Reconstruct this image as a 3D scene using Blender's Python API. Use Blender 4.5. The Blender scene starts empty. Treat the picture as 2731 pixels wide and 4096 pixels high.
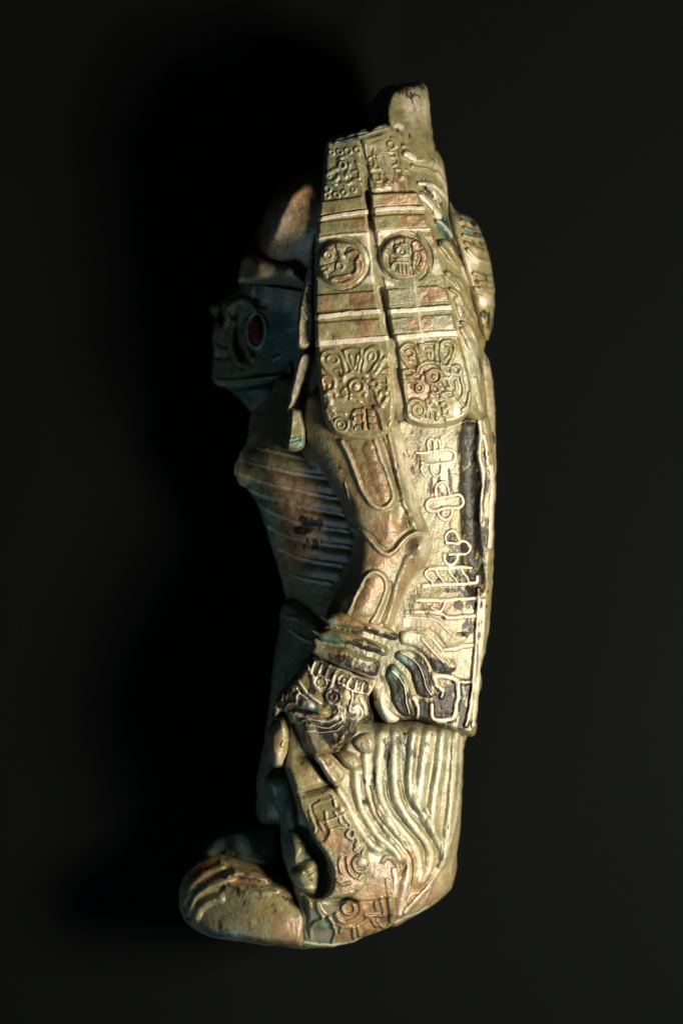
import bpy, math, random
import numpy as np

# ------------------------------------------------------------------ camera, world, light
sc = bpy.context.scene
S = 8.5e-5                      # metres per drawing unit (the figurine is about 30 cm tall)
CX, CY = 1365.5, 2048.0
ZF = 800.0                      # drawing units: height of the plane the lens is focused on
D = 1.3                         # camera distance above that plane
cam = bpy.data.cameras.new('camera'); camo = bpy.data.objects.new('camera', cam)
sc.collection.objects.link(camo); sc.camera = camo
camo.location = (0, 0, ZF * S + D)
cam.sensor_fit = 'VERTICAL'; cam.sensor_height = 36
cam.lens = 36 * D / (4096 * S)
cam.clip_start = 0.05; cam.clip_end = 20
cam.dof.use_dof = True; cam.dof.focus_distance = D - 0.006; cam.dof.aperture_fstop = 4.6

w = bpy.data.worlds.new('World'); sc.world = w; w.use_nodes = True
bg = w.node_tree.nodes['Background']
bg.inputs[0].default_value = (0.5, 0.7, 1.0, 1); bg.inputs[1].default_value = 0.016

def area(name, loc, target, size, size_y, power, col):
    l = bpy.data.lights.new(name, 'AREA'); l.shape = 'RECTANGLE'
    l.size = size; l.size_y = size_y; l.energy = power; l.color = col
    o = bpy.data.objects.new(name, l); sc.collection.objects.link(o)
    o.location = loc
    from mathutils import Vector
    o.rotation_euler = (Vector(target) - Vector(loc)).to_track_quat('-Z', 'Y').to_euler()
    return o
area('key_softbox', (0.365, -0.095, 0.455), (0.02, 0.0, 0.06), 0.17, 0.15, 7.8, (1.0, 0.90, 0.75))
area('fill_softbox', (-0.34, -0.60, 0.40), (0, -0.02, 0.05), 0.35, 0.3, 1.15, (0.44, 0.66, 1.0))

sc.view_settings.view_transform = 'Standard'; sc.view_settings.look = 'None'
sc.view_settings.exposure = 0; sc.view_settings.gamma = 1

# ------------------------------------------------------------------ drawing frames
def frame(ox, oy, k):
    def f(*p):
        a = np.array(p, float).reshape(-1, 2)
        return a / k + np.array([ox, oy])
    return f
V = frame(0, 0, .5742)
A = frame(1200, 300, 2.24);   B = frame(1200, 900, 3.136);  C = frame(1600, 700, 3.136)
DD = frame(1600, 1100, 3.136); E = frame(1200, 1350, 3.92); F = frame(1550, 1350, 3.92)
G = frame(1600, 1700, 3.92);  H = frame(1600, 2050, 3.92);  I = frame(1050, 2400, 3.136)
J = frame(1450, 2400, 3.136); K = frame(1000, 2800, 3.136); L = frame(1100, 3150, 3.136)
M = frame(1150, 3400, 3.136); N = frame(1400, 3350, 3.136); O = frame(780, 1000, 3.136)
P = frame(880, 1600, 2.6133); Q = frame(650, 3150, 1.96)
X3 = frame(1000, 1700, 1.42545); X5 = frame(950, 2950, 1.4933); X4 = frame(1000, 2350, 1.568)
U = frame(0, 0, 1)

def smooth(p, closed=False, gap=7.0):
    p = np.asarray(p, float); n = len(p); out = []
    if n < 3 and not closed: 
        m = max(1, int(np.hypot(*(p[1]-p[0]))/gap)); t = np.linspace(0, 1, m+1)[:, None]
        return p[0]*(1-t)+p[1]*t
    rng = range(n) if closed else range(n-1)
    for i in rng:
        if closed: a, b, c, d = p[i-1], p[i], p[(i+1) % n], p[(i+2) % n]
        else:
            b, c = p[i], p[i+1]
            a = p[i-1] if i > 0 else 2*b-c
            d = p[i+2] if i+2 < n else 2*c-b
        m = max(1, int(np.hypot(*(c-b))/gap))
        t = (np.arange(m)/m)[:, None]
        l1, l2, l0 = np.hypot(*(c-b))+1e-6, np.hypot(*(d-c))+1e-6, np.hypot(*(b-a))+1e-6
        m1 = (c-a)*min(l1, l0*1.0+l1*0.0 if False else l1)/(l0+l1)
        m2 = (d-b)*l1/(l1+l2)
        h00 = 2*t**3-3*t**2+1; h10 = t**3-2*t**2+t; h01 = -2*t**3+3*t**2; h11 = t**3-t**2
        out.append(h00*b+h10*m1+h01*c+h11*m2)
    if not closed: out.append(p[-1:])
    return np.vstack(out)

def seg_dist(x, y, pl, closed=False):
    """distance to a polyline and the nearest point on it"""
    a = pl if closed else pl[:-1]; b = np.roll(pl, -1, 0) if closed else pl[1:]
    best = np.full(x.shape, 1e18); bx = np.zeros(x.shape); by = np.zeros(x.shape)
    for (ax, ay), (cx, cy) in zip(a, b):
        dx, dy = cx-ax, cy-ay; q = dx*dx+dy*dy
        if q < 1e-9: continue
        t = np.clip(((x-ax)*dx+(y-ay)*dy)/q, 0, 1)
        px, py = ax+t*dx, ay+t*dy; d = (x-px)**2+(y-py)**2
        m = d < best; best = np.where(m, d, best); bx = np.where(m, px, bx); by = np.where(m, py, by)
    return np.sqrt(best), bx, by

def inside(x, y, pl):
    r = np.zeros(x.shape, bool); b = np.roll(pl, -1, 0)
    for (ax, ay), (cx, cy) in zip(pl, b):
        if ay == cy: continue
        c = ((ay > y) != (cy > y)) & (x < (cx-ax)*(y-ay)/(cy-ay)+ax)
        r ^= c
    return r

def box_blur(a, r, wgt):
    r = int(r)
    if r < 1: return a
    def bl(z):
        for ax in (0, 1):
            pad = [(0, 0), (0, 0)]; pad[ax] = (r+1, r)
            c = np.cumsum(np.pad(z, pad, mode='edge'), axis=ax)
            n = z.shape[ax]; k = 2*r+1
            z = (np.take(c, np.arange(k, k+n), ax)-np.take(c, np.arange(0, n), ax))/k
        return z
    num = a*wgt; den = wgt.astype(float)
    for _ in range(2): num = bl(num); den = bl(den)
    return num/np.maximum(den, 1e-6)

_rng = np.random.default_rng(5)
_lat = _rng.random((256, 256))
def vnoise(x, y, sc_):
    x = x/sc_+57.3; y = y/sc_+91.7
    xi = np.floor(x).astype(int); yi = np.floor(y).astype(int); fx = x-xi; fy = y-yi
    fx = fx*fx*(3-2*fx); fy = fy*fy*(3-2*fy)
    g = lambda i, j: _lat[i & 255, j & 255]
    return (g(xi, yi)*(1-fx)*(1-fy)+g(xi+1, yi)*fx*(1-fy)+g(xi, yi+1)*(1-fx)*fy+g(xi+1, yi+1)*fx*fy)-.5

def tps(ctrl):
    c = np.array(ctrl, float); n = len(c)
    if n == 1: return lambda x, y: np.full(x.shape, c[0, 2])
    sx = 300.0; p = c[:, :2]/sx
    if n == 2:
        def f2(x, y):
            d = c[1, :2]-c[0, :2]; t = np.clip(((x-c[0, 0])*d[0]+(y-c[0, 1])*d[1])/(d@d), -.3, 1.3)
            return c[0, 2]+t*(c[1, 2]-c[0, 2])
        return f2
    r = np.hypot(p[:, None, 0]-p[None, :, 0], p[:, None, 1]-p[None, :, 1])
    phi = lambda r: np.where(r > 0, r*r*np.log(r+1e-12), 0)
    Mx = np.zeros((n+3, n+3)); Mx[:n, :n] = phi(r)+np.eye(n)*.01
    Mx[:n, n] = 1; Mx[:n, n+1:] = p; Mx[n, :n] = 1; Mx[n+1:, :n] = p.T
    wv = np.linalg.lstsq(Mx, np.r_[c[:, 2], 0, 0, 0], rcond=1e-6)[0]; lo, hi = c[:, 2].min()-25, c[:, 2].max()+25
    def f3(x, y):
        ws = [1/((x-q[0])**2+(y-q[1])**2+900.)**1.3 for q in c]
        return sum(a*q[2] for a, q in zip(ws, c))/sum(ws)
    if n == 3: return f3
    def f(x, y):
        X, Y = x/sx, y/sx
        z = wv[n]+wv[n+1]*X+wv[n+2]*Y
        for i in range(n): z = z+wv[i]*phi(np.hypot(X-p[i, 0], Y-p[i, 1]))
        return np.clip(z, lo, hi)
    return f

# ------------------------------------------------------------------ the patina
MATS = {}
def mixc(nt, fac, a, b):
    n = nt.nodes.new('ShaderNodeMix'); n.data_type = 'RGBA'
    for s_, v in ((0, fac), (6, a), (7, b)):
        if isinstance(v, bpy.types.NodeSocket): nt.links.new(v, n.inputs[s_])
        elif isinstance(v, tuple): n.inputs[s_].default_value = (*v, 1)
        else: n.inputs[s_].default_value = v
    return n.outputs[2]
def mth(nt, op, a, b=None, c=None, clamp=False):
    n = nt.nodes.new('ShaderNodeMath'); n.operation = op; n.use_clamp = clamp
    for i, v in enumerate((a, b, c)):
        if v is None: continue
        if isinstance(v, bpy.types.NodeSocket): nt.links.new(v, n.inputs[i])
        else: n.inputs[i].default_value = v
    return n.outputs[0]
def noise(nt, co, scale, detail=4, rough=.6, dist=0):
    n = nt.nodes.new('ShaderNodeTexNoise'); n.inputs['Scale'].default_value = scale
    n.inputs['Detail'].default_value = detail; n.inputs['Roughness'].default_value = rough
    n.inputs['Distortion'].default_value = dist
    nt.links.new(co, n.inputs['Vector']); return n.outputs['Fac']
def sstep(nt, v, lo, hi):
    n = nt.nodes.new('ShaderNodeMapRange'); n.interpolation_type = 'SMOOTHSTEP'
    nt.links.new(v, n.inputs[0]); n.inputs[1].default_value = lo; n.inputs[2].default_value = hi
    return n.outputs[0]
def stone():
    m = bpy.data.materials.new('patinated_stone'); m.use_nodes = True; nt = m.node_tree
    bs = nt.nodes['Principled BSDF']
    tc = nt.nodes.new('ShaderNodeNewGeometry').outputs['Position']
    at = nt.nodes.new('ShaderNodeAttribute'); at.attribute_name = 'stain_and_light'
    sp = nt.nodes.new('ShaderNodeSeparateColor'); nt.links.new(at.outputs['Color'], sp.inputs[0])
    nA = noise(nt, tc, 28, 5, .6, .4)      # broad clouds
    nB = noise(nt, tc, 95, 6, .65, .6)     # ragged edges of stains
    nC = noise(nt, tc, 900, 4, .7, .5)     # flecks
    nG = noise(nt, tc, 230, 6, .75, .3)    # grime
    # brush direction: slanted strokes
    mp = nt.nodes.new('ShaderNodeMapping'); nt.links.new(tc, mp.inputs[0])
    mp.inputs['Rotation'].default_value = (0, 0, math.radians(-38)); mp.inputs['Scale'].default_value = (1, .34, 1)
    nD = noise(nt, mp.outputs[0], 1100, 3, .6, .2)
    nF = noise(nt, mp.outputs[0], 420, 4, .65, .6)
    base = mixc(nt, sstep(nt, nA, .36, .64), (.225, .188, .078), (.135, .138, .070))
    base = mixc(nt, sstep(nt, nB, .52, .66), base, (.28, .215, .105))
    rag = mth(nt, 'MULTIPLY_ADD', nB, .55, mth(nt, 'MULTIPLY', nF, .45))      # 0.5 centred
    rag0 = mth(nt, 'SUBTRACT', rag, .5)
    def chan(v, k, lo, hi):
        return sstep(nt, mth(nt, 'MULTIPLY_ADD', rag0, k, v), lo, hi)
    brn = chan(sp.outputs[0], 1.9, .30, .72)
    rag2 = mth(nt, 'SUBTRACT', mth(nt, 'MULTIPLY_ADD', nB, .4, mth(nt, 'MULTIPLY', nF, .6)), .5)
    drk = sstep(nt, mth(nt, 'MULTIPLY_ADD', rag2, 4.2, mth(nt, 'ADD', sp.outputs[1], .05)), .36, .66)
    drk = mth(nt, 'MULTIPLY', drk, mth(nt, 'SUBTRACT', 1.0, sstep(nt, sp.outputs[2], .78, 1.1)))
    drk = mth(nt, 'MULTIPLY', drk, .96)
    pal = chan(sp.outputs[2], 1.1, .15, .85)
    tea = chan(at.outputs['Alpha'], 1.3, .25, .85)
    brownc = mixc(nt, sstep(nt, nB, .4, .62), (.26, .160, .068), (.140, .088, .038))
    palec = mixc(nt, sstep(nt, nA, .42, .6), (.56, .48, .37), (.47, .47, .33))
    c = mixc(nt, brn, base, brownc)
    c = mixc(nt, tea, c, (.055, .12, .082))
    c = mixc(nt, pal, c, palec)
    c = mixc(nt, drk, c, mixc(nt, sstep(nt, nF, .5, .66), (.010, .0095, .008), (.040, .031, .019)))
    gr = nt.nodes.new('ShaderNodeMapRange'); nt.links.new(nG, gr.inputs[0]); gr.inputs[1].default_value = .3; gr.inputs[2].default_value = .68; gr.inputs[3].default_value = .64; gr.inputs[4].default_value = 1.22
    hv = nt.nodes.new('ShaderNodeHueSaturation'); nt.links.new(gr.outputs[0], hv.inputs['Value']); nt.links.new(c, hv.inputs['Color']); c = hv.outputs[0]
    # gold flecks and dark pits
    fl = mth(nt, 'MULTIPLY', sstep(nt, nC, .60, .68), .55)
    c = mixc(nt, mth(nt, 'MULTIPLY', fl, mth(nt, 'SUBTRACT', 1.0, mth(nt, 'MULTIPLY', drk, .8))), c, (.42, .34, .14))
    c = mixc(nt, mth(nt, 'MULTIPLY', sstep(nt, nC, .36, .28), .6), c, (.05, .04, .025))
    nt.links.new(c, bs.inputs['Base Color'])
    ro = mth(nt, 'MULTIPLY_ADD', nG, .42, .16)
    ro = mth(nt, 'MULTIPLY_ADD', pal, .08, ro)
    nt.links.new(ro, bs.inputs['Roughness'])
    nt.links.new(mth(nt, 'MULTIPLY_ADD', drk, -.52, .8), bs.inputs['Specular IOR Level'])
    nt.links.new(mth(nt, 'MULTIPLY_ADD', brn, .10, .06), bs.inputs['Metallic'])
    b1 = nt.nodes.new('ShaderNodeBump'); b1.inputs['Strength'].default_value = .22; b1.inputs['Distance'].default_value = .0006
    nt.links.new(nD, b1.inputs['Height'])
    b2 = nt.nodes.new('ShaderNodeBump'); b2.inputs['Strength'].default_value = .30; b2.inputs['Distance'].default_value = .0010
    nt.links.new(noise(nt, tc, 800, 5, .7), b2.inputs['Height']); nt.links.new(b1.outputs[0], b2.inputs['Normal'])
    nt.links.new(b2.outputs[0], bs.inputs['Normal'])
    return m
STONE = stone()
def plain(name, col, rough, bump=0, bscale=400):
    m = bpy.data.materials.new(name); m.use_nodes = True; nt = m.node_tree; bs = nt.nodes['Principled BSDF']
    tc = nt.nodes.new('ShaderNodeNewGeometry').outputs['Position']
    n = noise(nt, tc, bscale*.4, 5)
    nt.links.new(mixc(nt, sstep(nt, n, .35, .7), col, tuple(v*.6 for v in col)), bs.inputs['Base Color'])
    bs.inputs['Roughness'].default_value = rough
    b = nt.nodes.new('ShaderNodeBump'); b.inputs['Strength'].default_value = bump; b.inputs['Distance'].default_value = .001
    nt.links.new(noise(nt, tc, bscale), b.inputs['Height']); nt.links.new(b.outputs[0], bs.inputs['Normal'])
    return m
RED = plain('red_inlay', (.19, .016, .004), .45, .2)

# ------------------------------------------------------------------ carving
def R_(pts, w, a, **k):
    if w < 12: a = a*.84; w = w*1.38
    return dict(kind='ridge', pts=pts, w=w, a=a, **k)            # raised cord
def RC(pts, w, a, **k):
    if w < 12: a = a*.82; w = w*1.28
    return dict(kind='ridge', pts=pts, w=w, a=a, closed=True, **k)
def GR(pts, w, a, **k):
    if w < 14: a = a*.72
    return dict(kind='ridge', pts=pts, w=w, a=-a, **k)           # incised line
def PL(pts, bev, a, **k): return dict(kind='plate', pts=pts, w=bev, a=a, **k)        # raised or sunk field
def BU(p, rx, ry, a, rot=0, **k): return dict(kind='bump', p=np.ravel(p), rx=rx, ry=ry, a=a, rot=rot, **k)
def circ(p, r, ry=None, n=18, a0=0, a1=360):
    x, y = np.ravel(p); ry = ry or r
    t = np.radians(np.linspace(a0, a1, n, endpoint=(a1-a0) < 360))
    return np.c_[x+r*np.cos(t), y+ry*np.sin(t)]
def RING(p, r, w, a, ry=None, **k): return RC(circ(p, r, ry), w, a, **k)
CH = {'b': 0, 'd': 1, 'p': 2, 't': 3}
def ST(p, rx, ry, ch, v=1.0, rot=0):
    if ch == 'd' and v > 1: v = .54+.2*v; rx *= 1.12; ry *= 1.12
    return (np.ravel(p), rx, ry, ch, v, rot)        # soft colour patch: patina, and on the helmet a painted highlight

ROOT = None
def carve(name, outline, ctrl, z0=470, R=40, feats=(), stains_and_light=(), step=2.2, blur=0, floor=None, mirror=None,
          parent=None, rough=1.0, base=(0, 0, 0, 0), mat=None, zref=None, sharp=False, pale_edge=0.0, power=2.0, wob=1.0, gain=1.0):
    """One closed solid of the casting: outline, surface heights, worked relief, side wall and far side."""
    out = smooth(outline, True, 8) if not sharp else smooth(np.repeat(outline, 1, 0), True, 8) if sharp == 'soft' else densify(outline)
    if wob:
        nx = vnoise(out[:, 0], out[:, 1], 28)*5*wob; ny = vnoise(out[:, 0]+900, out[:, 1], 28)*5*wob
        out = out+np.c_[nx, ny]
    ctrlf = tps(ctrl)
    zr = zref if zref is not None else float(np.mean([c[2] for c in ctrl]))*.6+z0*.4
    k = (D-(zr-ZF)*S)/D
    def sheet(stp, feats, sgn, flip):
        x0, y0 = out.min(0)-stp*1.5; x1, y1 = out.max(0)+stp*2.5
        gx = np.arange(x0, x1, stp); gy = np.arange(y0, y1, stp)
        cs = stp*5
        cxs = np.arange(x0-cs, x1+2*cs, cs); cys = np.arange(y0-cs, y1+2*cs, cs)
        CXg, CYg = np.meshgrid(cxs, cys)
        dc = seg_dist(CXg, CYg, out, True)[0]; dc = np.where(inside(CXg, CYg, out), dc, -dc)
        X, Y = np.meshgrid(gx, gy)
        u = (X-cxs[0])/cs; v = (Y-cys[0])/cs; iu = u.astype(int); iv = v.astype(int); fu = u-iu; fv = v-iv
        d = dc[iv, iu]*(1-fu)*(1-fv)+dc[iv, iu+1]*fu*(1-fv)+dc[iv+1, iu]*(1-fu)*fv+dc[iv+1, iu+1]*fu*fv
        near = np.abs(d) < cs*1.6
        e, ex, ey = seg_dist(X[near], Y[near], out, True)
        e = np.where(inside(X[near], Y[near], out), e, -e); d[near] = e
        NX = X.copy(); NY = Y.copy(); NX[near] = ex; NY[near] = ey
        ins = d > 0
        cell = ins[:-1, :-1] | ins[1:, :-1] | ins[:-1, 1:] | ins[1:, 1:]
        # cells whose inside corners hug the edge too closely collapse; keep them, they only close the rim
        snap = ~ins; Xs = np.where(snap, NX, X); Ys = np.where(snap, NY, Y); d = np.where(snap, 0, d)
        # thin parts: round with the local distance, blurred so no crease runs down the middle
        dd = d
        if blur: 
            db = box_blur(d, blur/stp, ins | (d >= 0)); wv = np.clip(d/(R*.6), 0, 1); dd = d*(1-wv)+db*wv
        t = np.clip(dd/R, 0, 1); prof = (1-(1-t)**power)**(1/power)
        z = ctrlf(Xs, Ys); col = np.zeros(X.shape+(4,)); col[:] = base
        relief = np.zeros(X.shape)
        gs = gain
        for f in feats:
            if f['kind'] == 'bump':
                a = math.radians(f['rot']); px, py = f['p']
                r = max(f['rx'], f['ry'])*2.6
                i0, i1 = np.searchsorted(gx, (px-r, px+r)); j0, j1 = np.searchsorted(gy, (py-r, py+r))
                if i1 <= i0 or j1 <= j0: continue
                xs = Xs[j0:j1, i0:i1]-px; ys = Ys[j0:j1, i0:i1]-py
                uu = (xs*math.cos(a)+ys*math.sin(a))/f['rx']; vv = (-xs*math.sin(a)+ys*math.cos(a))/f['ry']
                g = np.exp(-(uu*uu+vv*vv)); relief[j0:j1, i0:i1] += f['a']*g
                for ch in f.get('col', ''): col[j0:j1, i0:i1, CH[ch]] = np.maximum(col[j0:j1, i0:i1, CH[ch]], g)
                continue
            cl = f.get('closed', False) or f['kind'] == 'plate'
            pl = smooth(f['pts'], cl, 6) if not f.get('sharp') else densify(f['pts'])
            if f['kind'] != 'plate' or True:
                pl = pl+np.c_[vnoise(pl[:, 0], pl[:, 1], 16), vnoise(pl[:, 0]+500, pl[:, 1], 16)]*3.0
            m = f['w']+4
            lo = pl.min(0)-m; hi = pl.max(0)+m
            i0, i1 = np.searchsorted(gx, (lo[0], hi[0])); j0, j1 = np.searchsorted(gy, (lo[1], hi[1]))
            if i1 <= i0 or j1 <= j0: continue
            xs = Xs[j0:j1, i0:i1]; ys = Ys[j0:j1, i0:i1]
            e = seg_dist(xs, ys, pl, cl)[0]
            if f['kind'] == 'plate':
                e = np.where(inside(xs, ys, pl), e, 0); q = np.clip(e/f['w'], 0, 1); g = np.sqrt(1-(1-q)**2)
                gc = np.clip(e/3, 0, 1)
            else:
                ww = f['w']*(1+.25*vnoise(xs, ys, 30)); q = np.clip(e/ww, 0, 1); g = (1-q*q)**1.25 if f['a'] > 0 else (1-q*q)
                if f.get('flat'): g = np.clip((1-q)*2.2, 0, 1); g = g*g*(3-2*g)
                gc = g
            s_ = relief[j0:j1, i0:i1]
            if f['a'] > 0 and f['kind'] == 'ridge' and f.get('mx', True):
                lay = f.setdefault('_l', None)
                s_ += f['a']*g*(1-.55*np.clip(s_/max(f['a'], 1), 0, 1))
            else: s_ += f['a']*g
            for ch in f.get('col', ''):
                col[j0:j1, i0:i1, CH[ch]] = np.maximum(col[j0:j1, i0:i1, CH[ch]], gc*f.get('cv', 1.0))
        fade = np.clip(d/7, 0, 1)
        r2 = rough*(vnoise(X, Y, 70)*5+vnoise(X, Y, 26)*2.6+vnoise(X, Y, 11)*1.2)*fade
        z = z0+(z+relief*gain*fade-z0)*prof+r2
        for p, rx, ry, ch, v, rot in stains_and_light:
            a = math.radians(rot); xs = X-p[0]; ys = Y-p[1]
            uu = (xs*math.cos(a)+ys*math.sin(a))/rx; vv = (-xs*math.sin(a)+ys*math.cos(a))/ry
            g = np.clip(1.45-np.sqrt(uu*uu+vv*vv)*.95, 0, 1)*abs(v); c_ = col[..., CH[ch]]
            col[..., CH[ch]] = np.maximum(c_, g) if v > 0 else c_*(1-g)
        if pale_edge:
            g = np.clip(1-np.abs(d-4)/9, 0, 1)*pale_edge; col[..., 2] = np.maximum(col[..., 2], g)
        # dust settled in the recesses: where the carving is lower than its surroundings
        if stp < 4:
            loc = relief*fade; av = box_blur(loc, 14/stp, np.ones_like(loc)); cav = np.clip((av-loc)/7-.15, 0, 1)
            col[..., 2] = np.maximum(col[..., 2], cav*.26)
        if sgn < 0: z = np.maximum(2*mirror-z, 6)
        used = np.zeros(X.shape, bool)
        used[:-1, :-1] |= cell; used[1:, :-1] |= cell; used[:-1, 1:] |= cell; used[1:, 1:] |= cell
        idx = -np.ones(X.shape, int); idx[used] = np.arange(used.sum())
        vs = np.c_[Xs[used], Ys[used], z[used]]; cc = col[used]
        a_ = idx[:-1, :-1][cell]; b_ = idx[:-1, 1:][cell]; c_ = idx[1:, 1:][cell]; d_ = idx[1:, :-1][cell]
        q = np.c_[a_, d_, c_, b_] if not flip else np.c_[a_, b_, c_, d_]
        # rim edges (each belongs to one cell only)
        rim = []
        cp = np.pad(cell, 1)
        up = cell & ~cp[:-2, 1:-1]; dn = cell & ~cp[2:, 1:-1]; lf = cell & ~cp[1:-1, :-2]; rt = cell & ~cp[1:-1, 2:]
        rim.append(np.c_[idx[:-1, 1:][up], idx[:-1, :-1][up]]); rim.append(np.c_[idx[1:, :-1][dn], idx[1:, 1:][dn]])
        rim.append(np.c_[idx[:-1, :-1][lf], idx[1:, :-1][lf]]); rim.append(np.c_[idx[1:, 1:][rt], idx[:-1, 1:][rt]])
        return vs, q, np.vstack(rim), cc
    vs, q, rim, cc = sheet(step, feats, 1, False)
    fl = floor if floor is not None else (mirror-12 if mirror else z0-90)
    ring = np.unique(rim); mp = -np.ones(len(vs), int); mp[ring] = np.arange(len(ring))+len(vs)
    low = vs[ring].copy(); low[:, 2] = np.minimum(low[:, 2]-1, fl)
    wall = np.c_[rim[:, 0], mp[rim[:, 0]], mp[rim[:, 1]], rim[:, 1]][:, ::-1]
    n0 = len(vs); vs = np.vstack([vs, low]); cc = np.vstack([cc, cc[ring]]); q = np.vstack([q, wall])
    if mirror:
        v2, q2, r2_, c2 = sheet(11, [], -1, True)
        q = np.vstack([q, q2+len(vs)]); vs = np.vstack([vs, v2]); cc = np.vstack([cc, c2])
    W = np.empty_like(vs)
    W[:, 0] = (vs[:, 0]-CX)*S*k; W[:, 1] = -(vs[:, 1]-CY)*S*k; W[:, 2] = vs[:, 2]*S
    me = bpy.data.meshes.new(name)
    me.vertices.add(len(W)); me.vertices.foreach_set('co', W.ravel())
    me.loops.add(q.size); me.loops.foreach_set('vertex_index', q.ravel())
    me.polygons.add(len(q)); me.polygons.foreach_set('loop_start', np.arange(0, q.size, 4))
    me.polygons.foreach_set('use_smooth', np.ones(len(q), bool))
    me.update(calc_edges=True)
    at = me.color_attributes.new('stain_and_light', 'FLOAT_COLOR', 'POINT'); at.data.foreach_set('color', cc.astype(np.float32).ravel())
    me.materials.append(mat or STONE)
    o = bpy.data.objects.new(name, me); sc.collection.objects.link(o)
    o.parent = parent or ROOT
    if o.parent is not None: o.matrix_parent_inverse = PINV
    return o
def densify(p, gap=8):
    p = np.asarray(p, float); out = []
    for i in range(len(p)):
        a, b = p[i], p[(i+1) % len(p)]; m = max(1, int(np.hypot(*(b-a))/gap))
        t = (np.arange(m)/m)[:, None]; out.append(a*(1-t)+b*t)
    return np.vstack(out)

from mathutils import Matrix
ROOT = bpy.data.objects.new('figurine', None); sc.collection.objects.link(ROOT)
ROOT.location = (0, 0, 0); PINV = Matrix.Identity(4)
ROOT['label'] = 'carved green-brown warrior figurine with feathered headdress lying on black cloth'
ROOT['category'] = 'figurine'

# ------------------------------------------------------------------ trunk of the figure
body = carve('body', V(700, 900, 1085, 870, 1115, 1000, 1115, 1300, 1100, 1480, 1075, 1680, 1050, 1800, 1045, 1980, 1000, 2060, 880, 2120, 760, 2150, 690, 2120, 700, 1900,
             690, 1800, 660, 1640, 700, 1450, 710, 1380, 720, 1150, 690, 1000),
             [(1300, 1700, 600), (1800, 1700, 700), (1300, 2600, 590), (1800, 2600, 700), (1300, 3500, 700), (1700, 3500, 680), (1550, 2200, 700), (1380, 2200, 600)],
             z0=470, R=240, step=7, blur=60, mirror=470, base=(0, 0, .2, .2), rough=.5)

torso_lines = [P(400, 500, 640, 560, 980, 640), P(200, 620, 500, 700, 780, 770, 1100, 810), P(190, 770, 500, 880, 750, 930, 1000, 990, 1230, 1030),
               P(380, 1090, 550, 1190, 830, 1290, 1330, 1365),
               P(500, 1330, 650, 1410, 900, 1470, 1350, 1530), P(600, 1550, 750, 1630, 900, 1670, 1270, 1720), P(680, 1790, 800, 1850, 1150, 1910)]
bul = []
tl = torso_lines[:3]+[P(160, 860, 350, 965, 600, 1040, 900, 1130, 1280, 1200)]+torso_lines[3:]
for a_, b_ in zip(tl[:-1], tl[1:]):
    ya = smooth(a_); yb = smooth(b_); ia = np.linspace(0, len(ya)-1, 8).astype(int); ib = np.linspace(0, len(yb)-1, 8).astype(int)
    bul.append(R_((ya[ia]+yb[ib])/2, 26, 12, mx=False))
carve('torso', np.vstack([V(640, 870, 620, 900, 578, 945, 573, 960, 566, 1010, 548, 1045, 538, 1080, 545, 1106, 566, 1120, 585, 1150, 603, 1195, 625, 1265, 645, 1330, 656, 1385),
      V(652, 1430, 700, 1470, 800, 1480, 900, 1300, 860, 1000, 800, 870)]),
      [(960, 1880, 500), (1080, 1880, 610), (1200, 1850, 680), (1400, 1850, 730), (1120, 2150, 540), (1220, 2150, 640), (1400, 2150, 700), (1170, 2400, 560), (1300, 2400, 650),
       (1050, 1700, 520), (1250, 1650, 600)],
      z0=470, R=130, blur=20, mirror=470, step=2.6, feats=[R_(l, 8, 8, col='p', cv=.5) for l in tl]+bul+[GR(P(170, 875, 350, 985, 600, 1062, 900, 1152, 1280, 1222), 12, 16)],
      stains_and_light=[ST(P(750, 900), 120, 60, 'b', .9, 15), ST(P(800, 1200), 110, 80, 'b'), ST(P(830, 1500), 90, 70, 'b', .8), ST(P(850, 1700), 90, 40, 'b', .7),
              ST(P(870, 1240), 22, 14, 'd', .9), ST(P(960, 1290), 45, 22, 'd', .8), ST(P(850, 1370), 40, 22, 'd', .8), ST(P(950, 1500), 50, 30, 'd', .6),
              ST(P(940, 1250), 14, 14, 't'), ST(P(960, 1555), 15, 14, 't'), ST(P(450, 1200), 70, 200, 't', .7, -20), ST(P(950, 700), 60, 60, 't', .5)])

carve('loincloth', V(655, 1380, 640, 1460, 628, 1520, 620, 1600, 612, 1670, 604, 1720, 596, 1760, 588, 1800, 590, 1840, 588, 1870, 596, 1893, 640, 1900, 720, 1890, 800, 1700, 790, 1500, 740, 1400),
      [(1150, 2500, 610), (1250, 2500, 660), (1100, 2800, 560), (1250, 2800, 680), (1060, 3150, 560), (1250, 3150, 640)], z0=470, R=90, blur=24, mirror=470, step=3.2,
      feats=[R_(P(300, 2150, 500, 2220, 800, 2290), 9, 7, col='p', cv=.5), R_(X4(220, 60, 320, 100, 480, 150), 7, 8, col='p', cv=.5), R_(X4(240, 260, 340, 320, 470, 350), 7, 8, col='p', cv=.5),
             R_(V(640, 1480, 625, 1600, 612, 1720, 606, 1790), 10, 12), R_(V(604, 1790, 612, 1850, 618, 1890), 12, 9)], base=(.1, 0, 0, .5))

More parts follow.
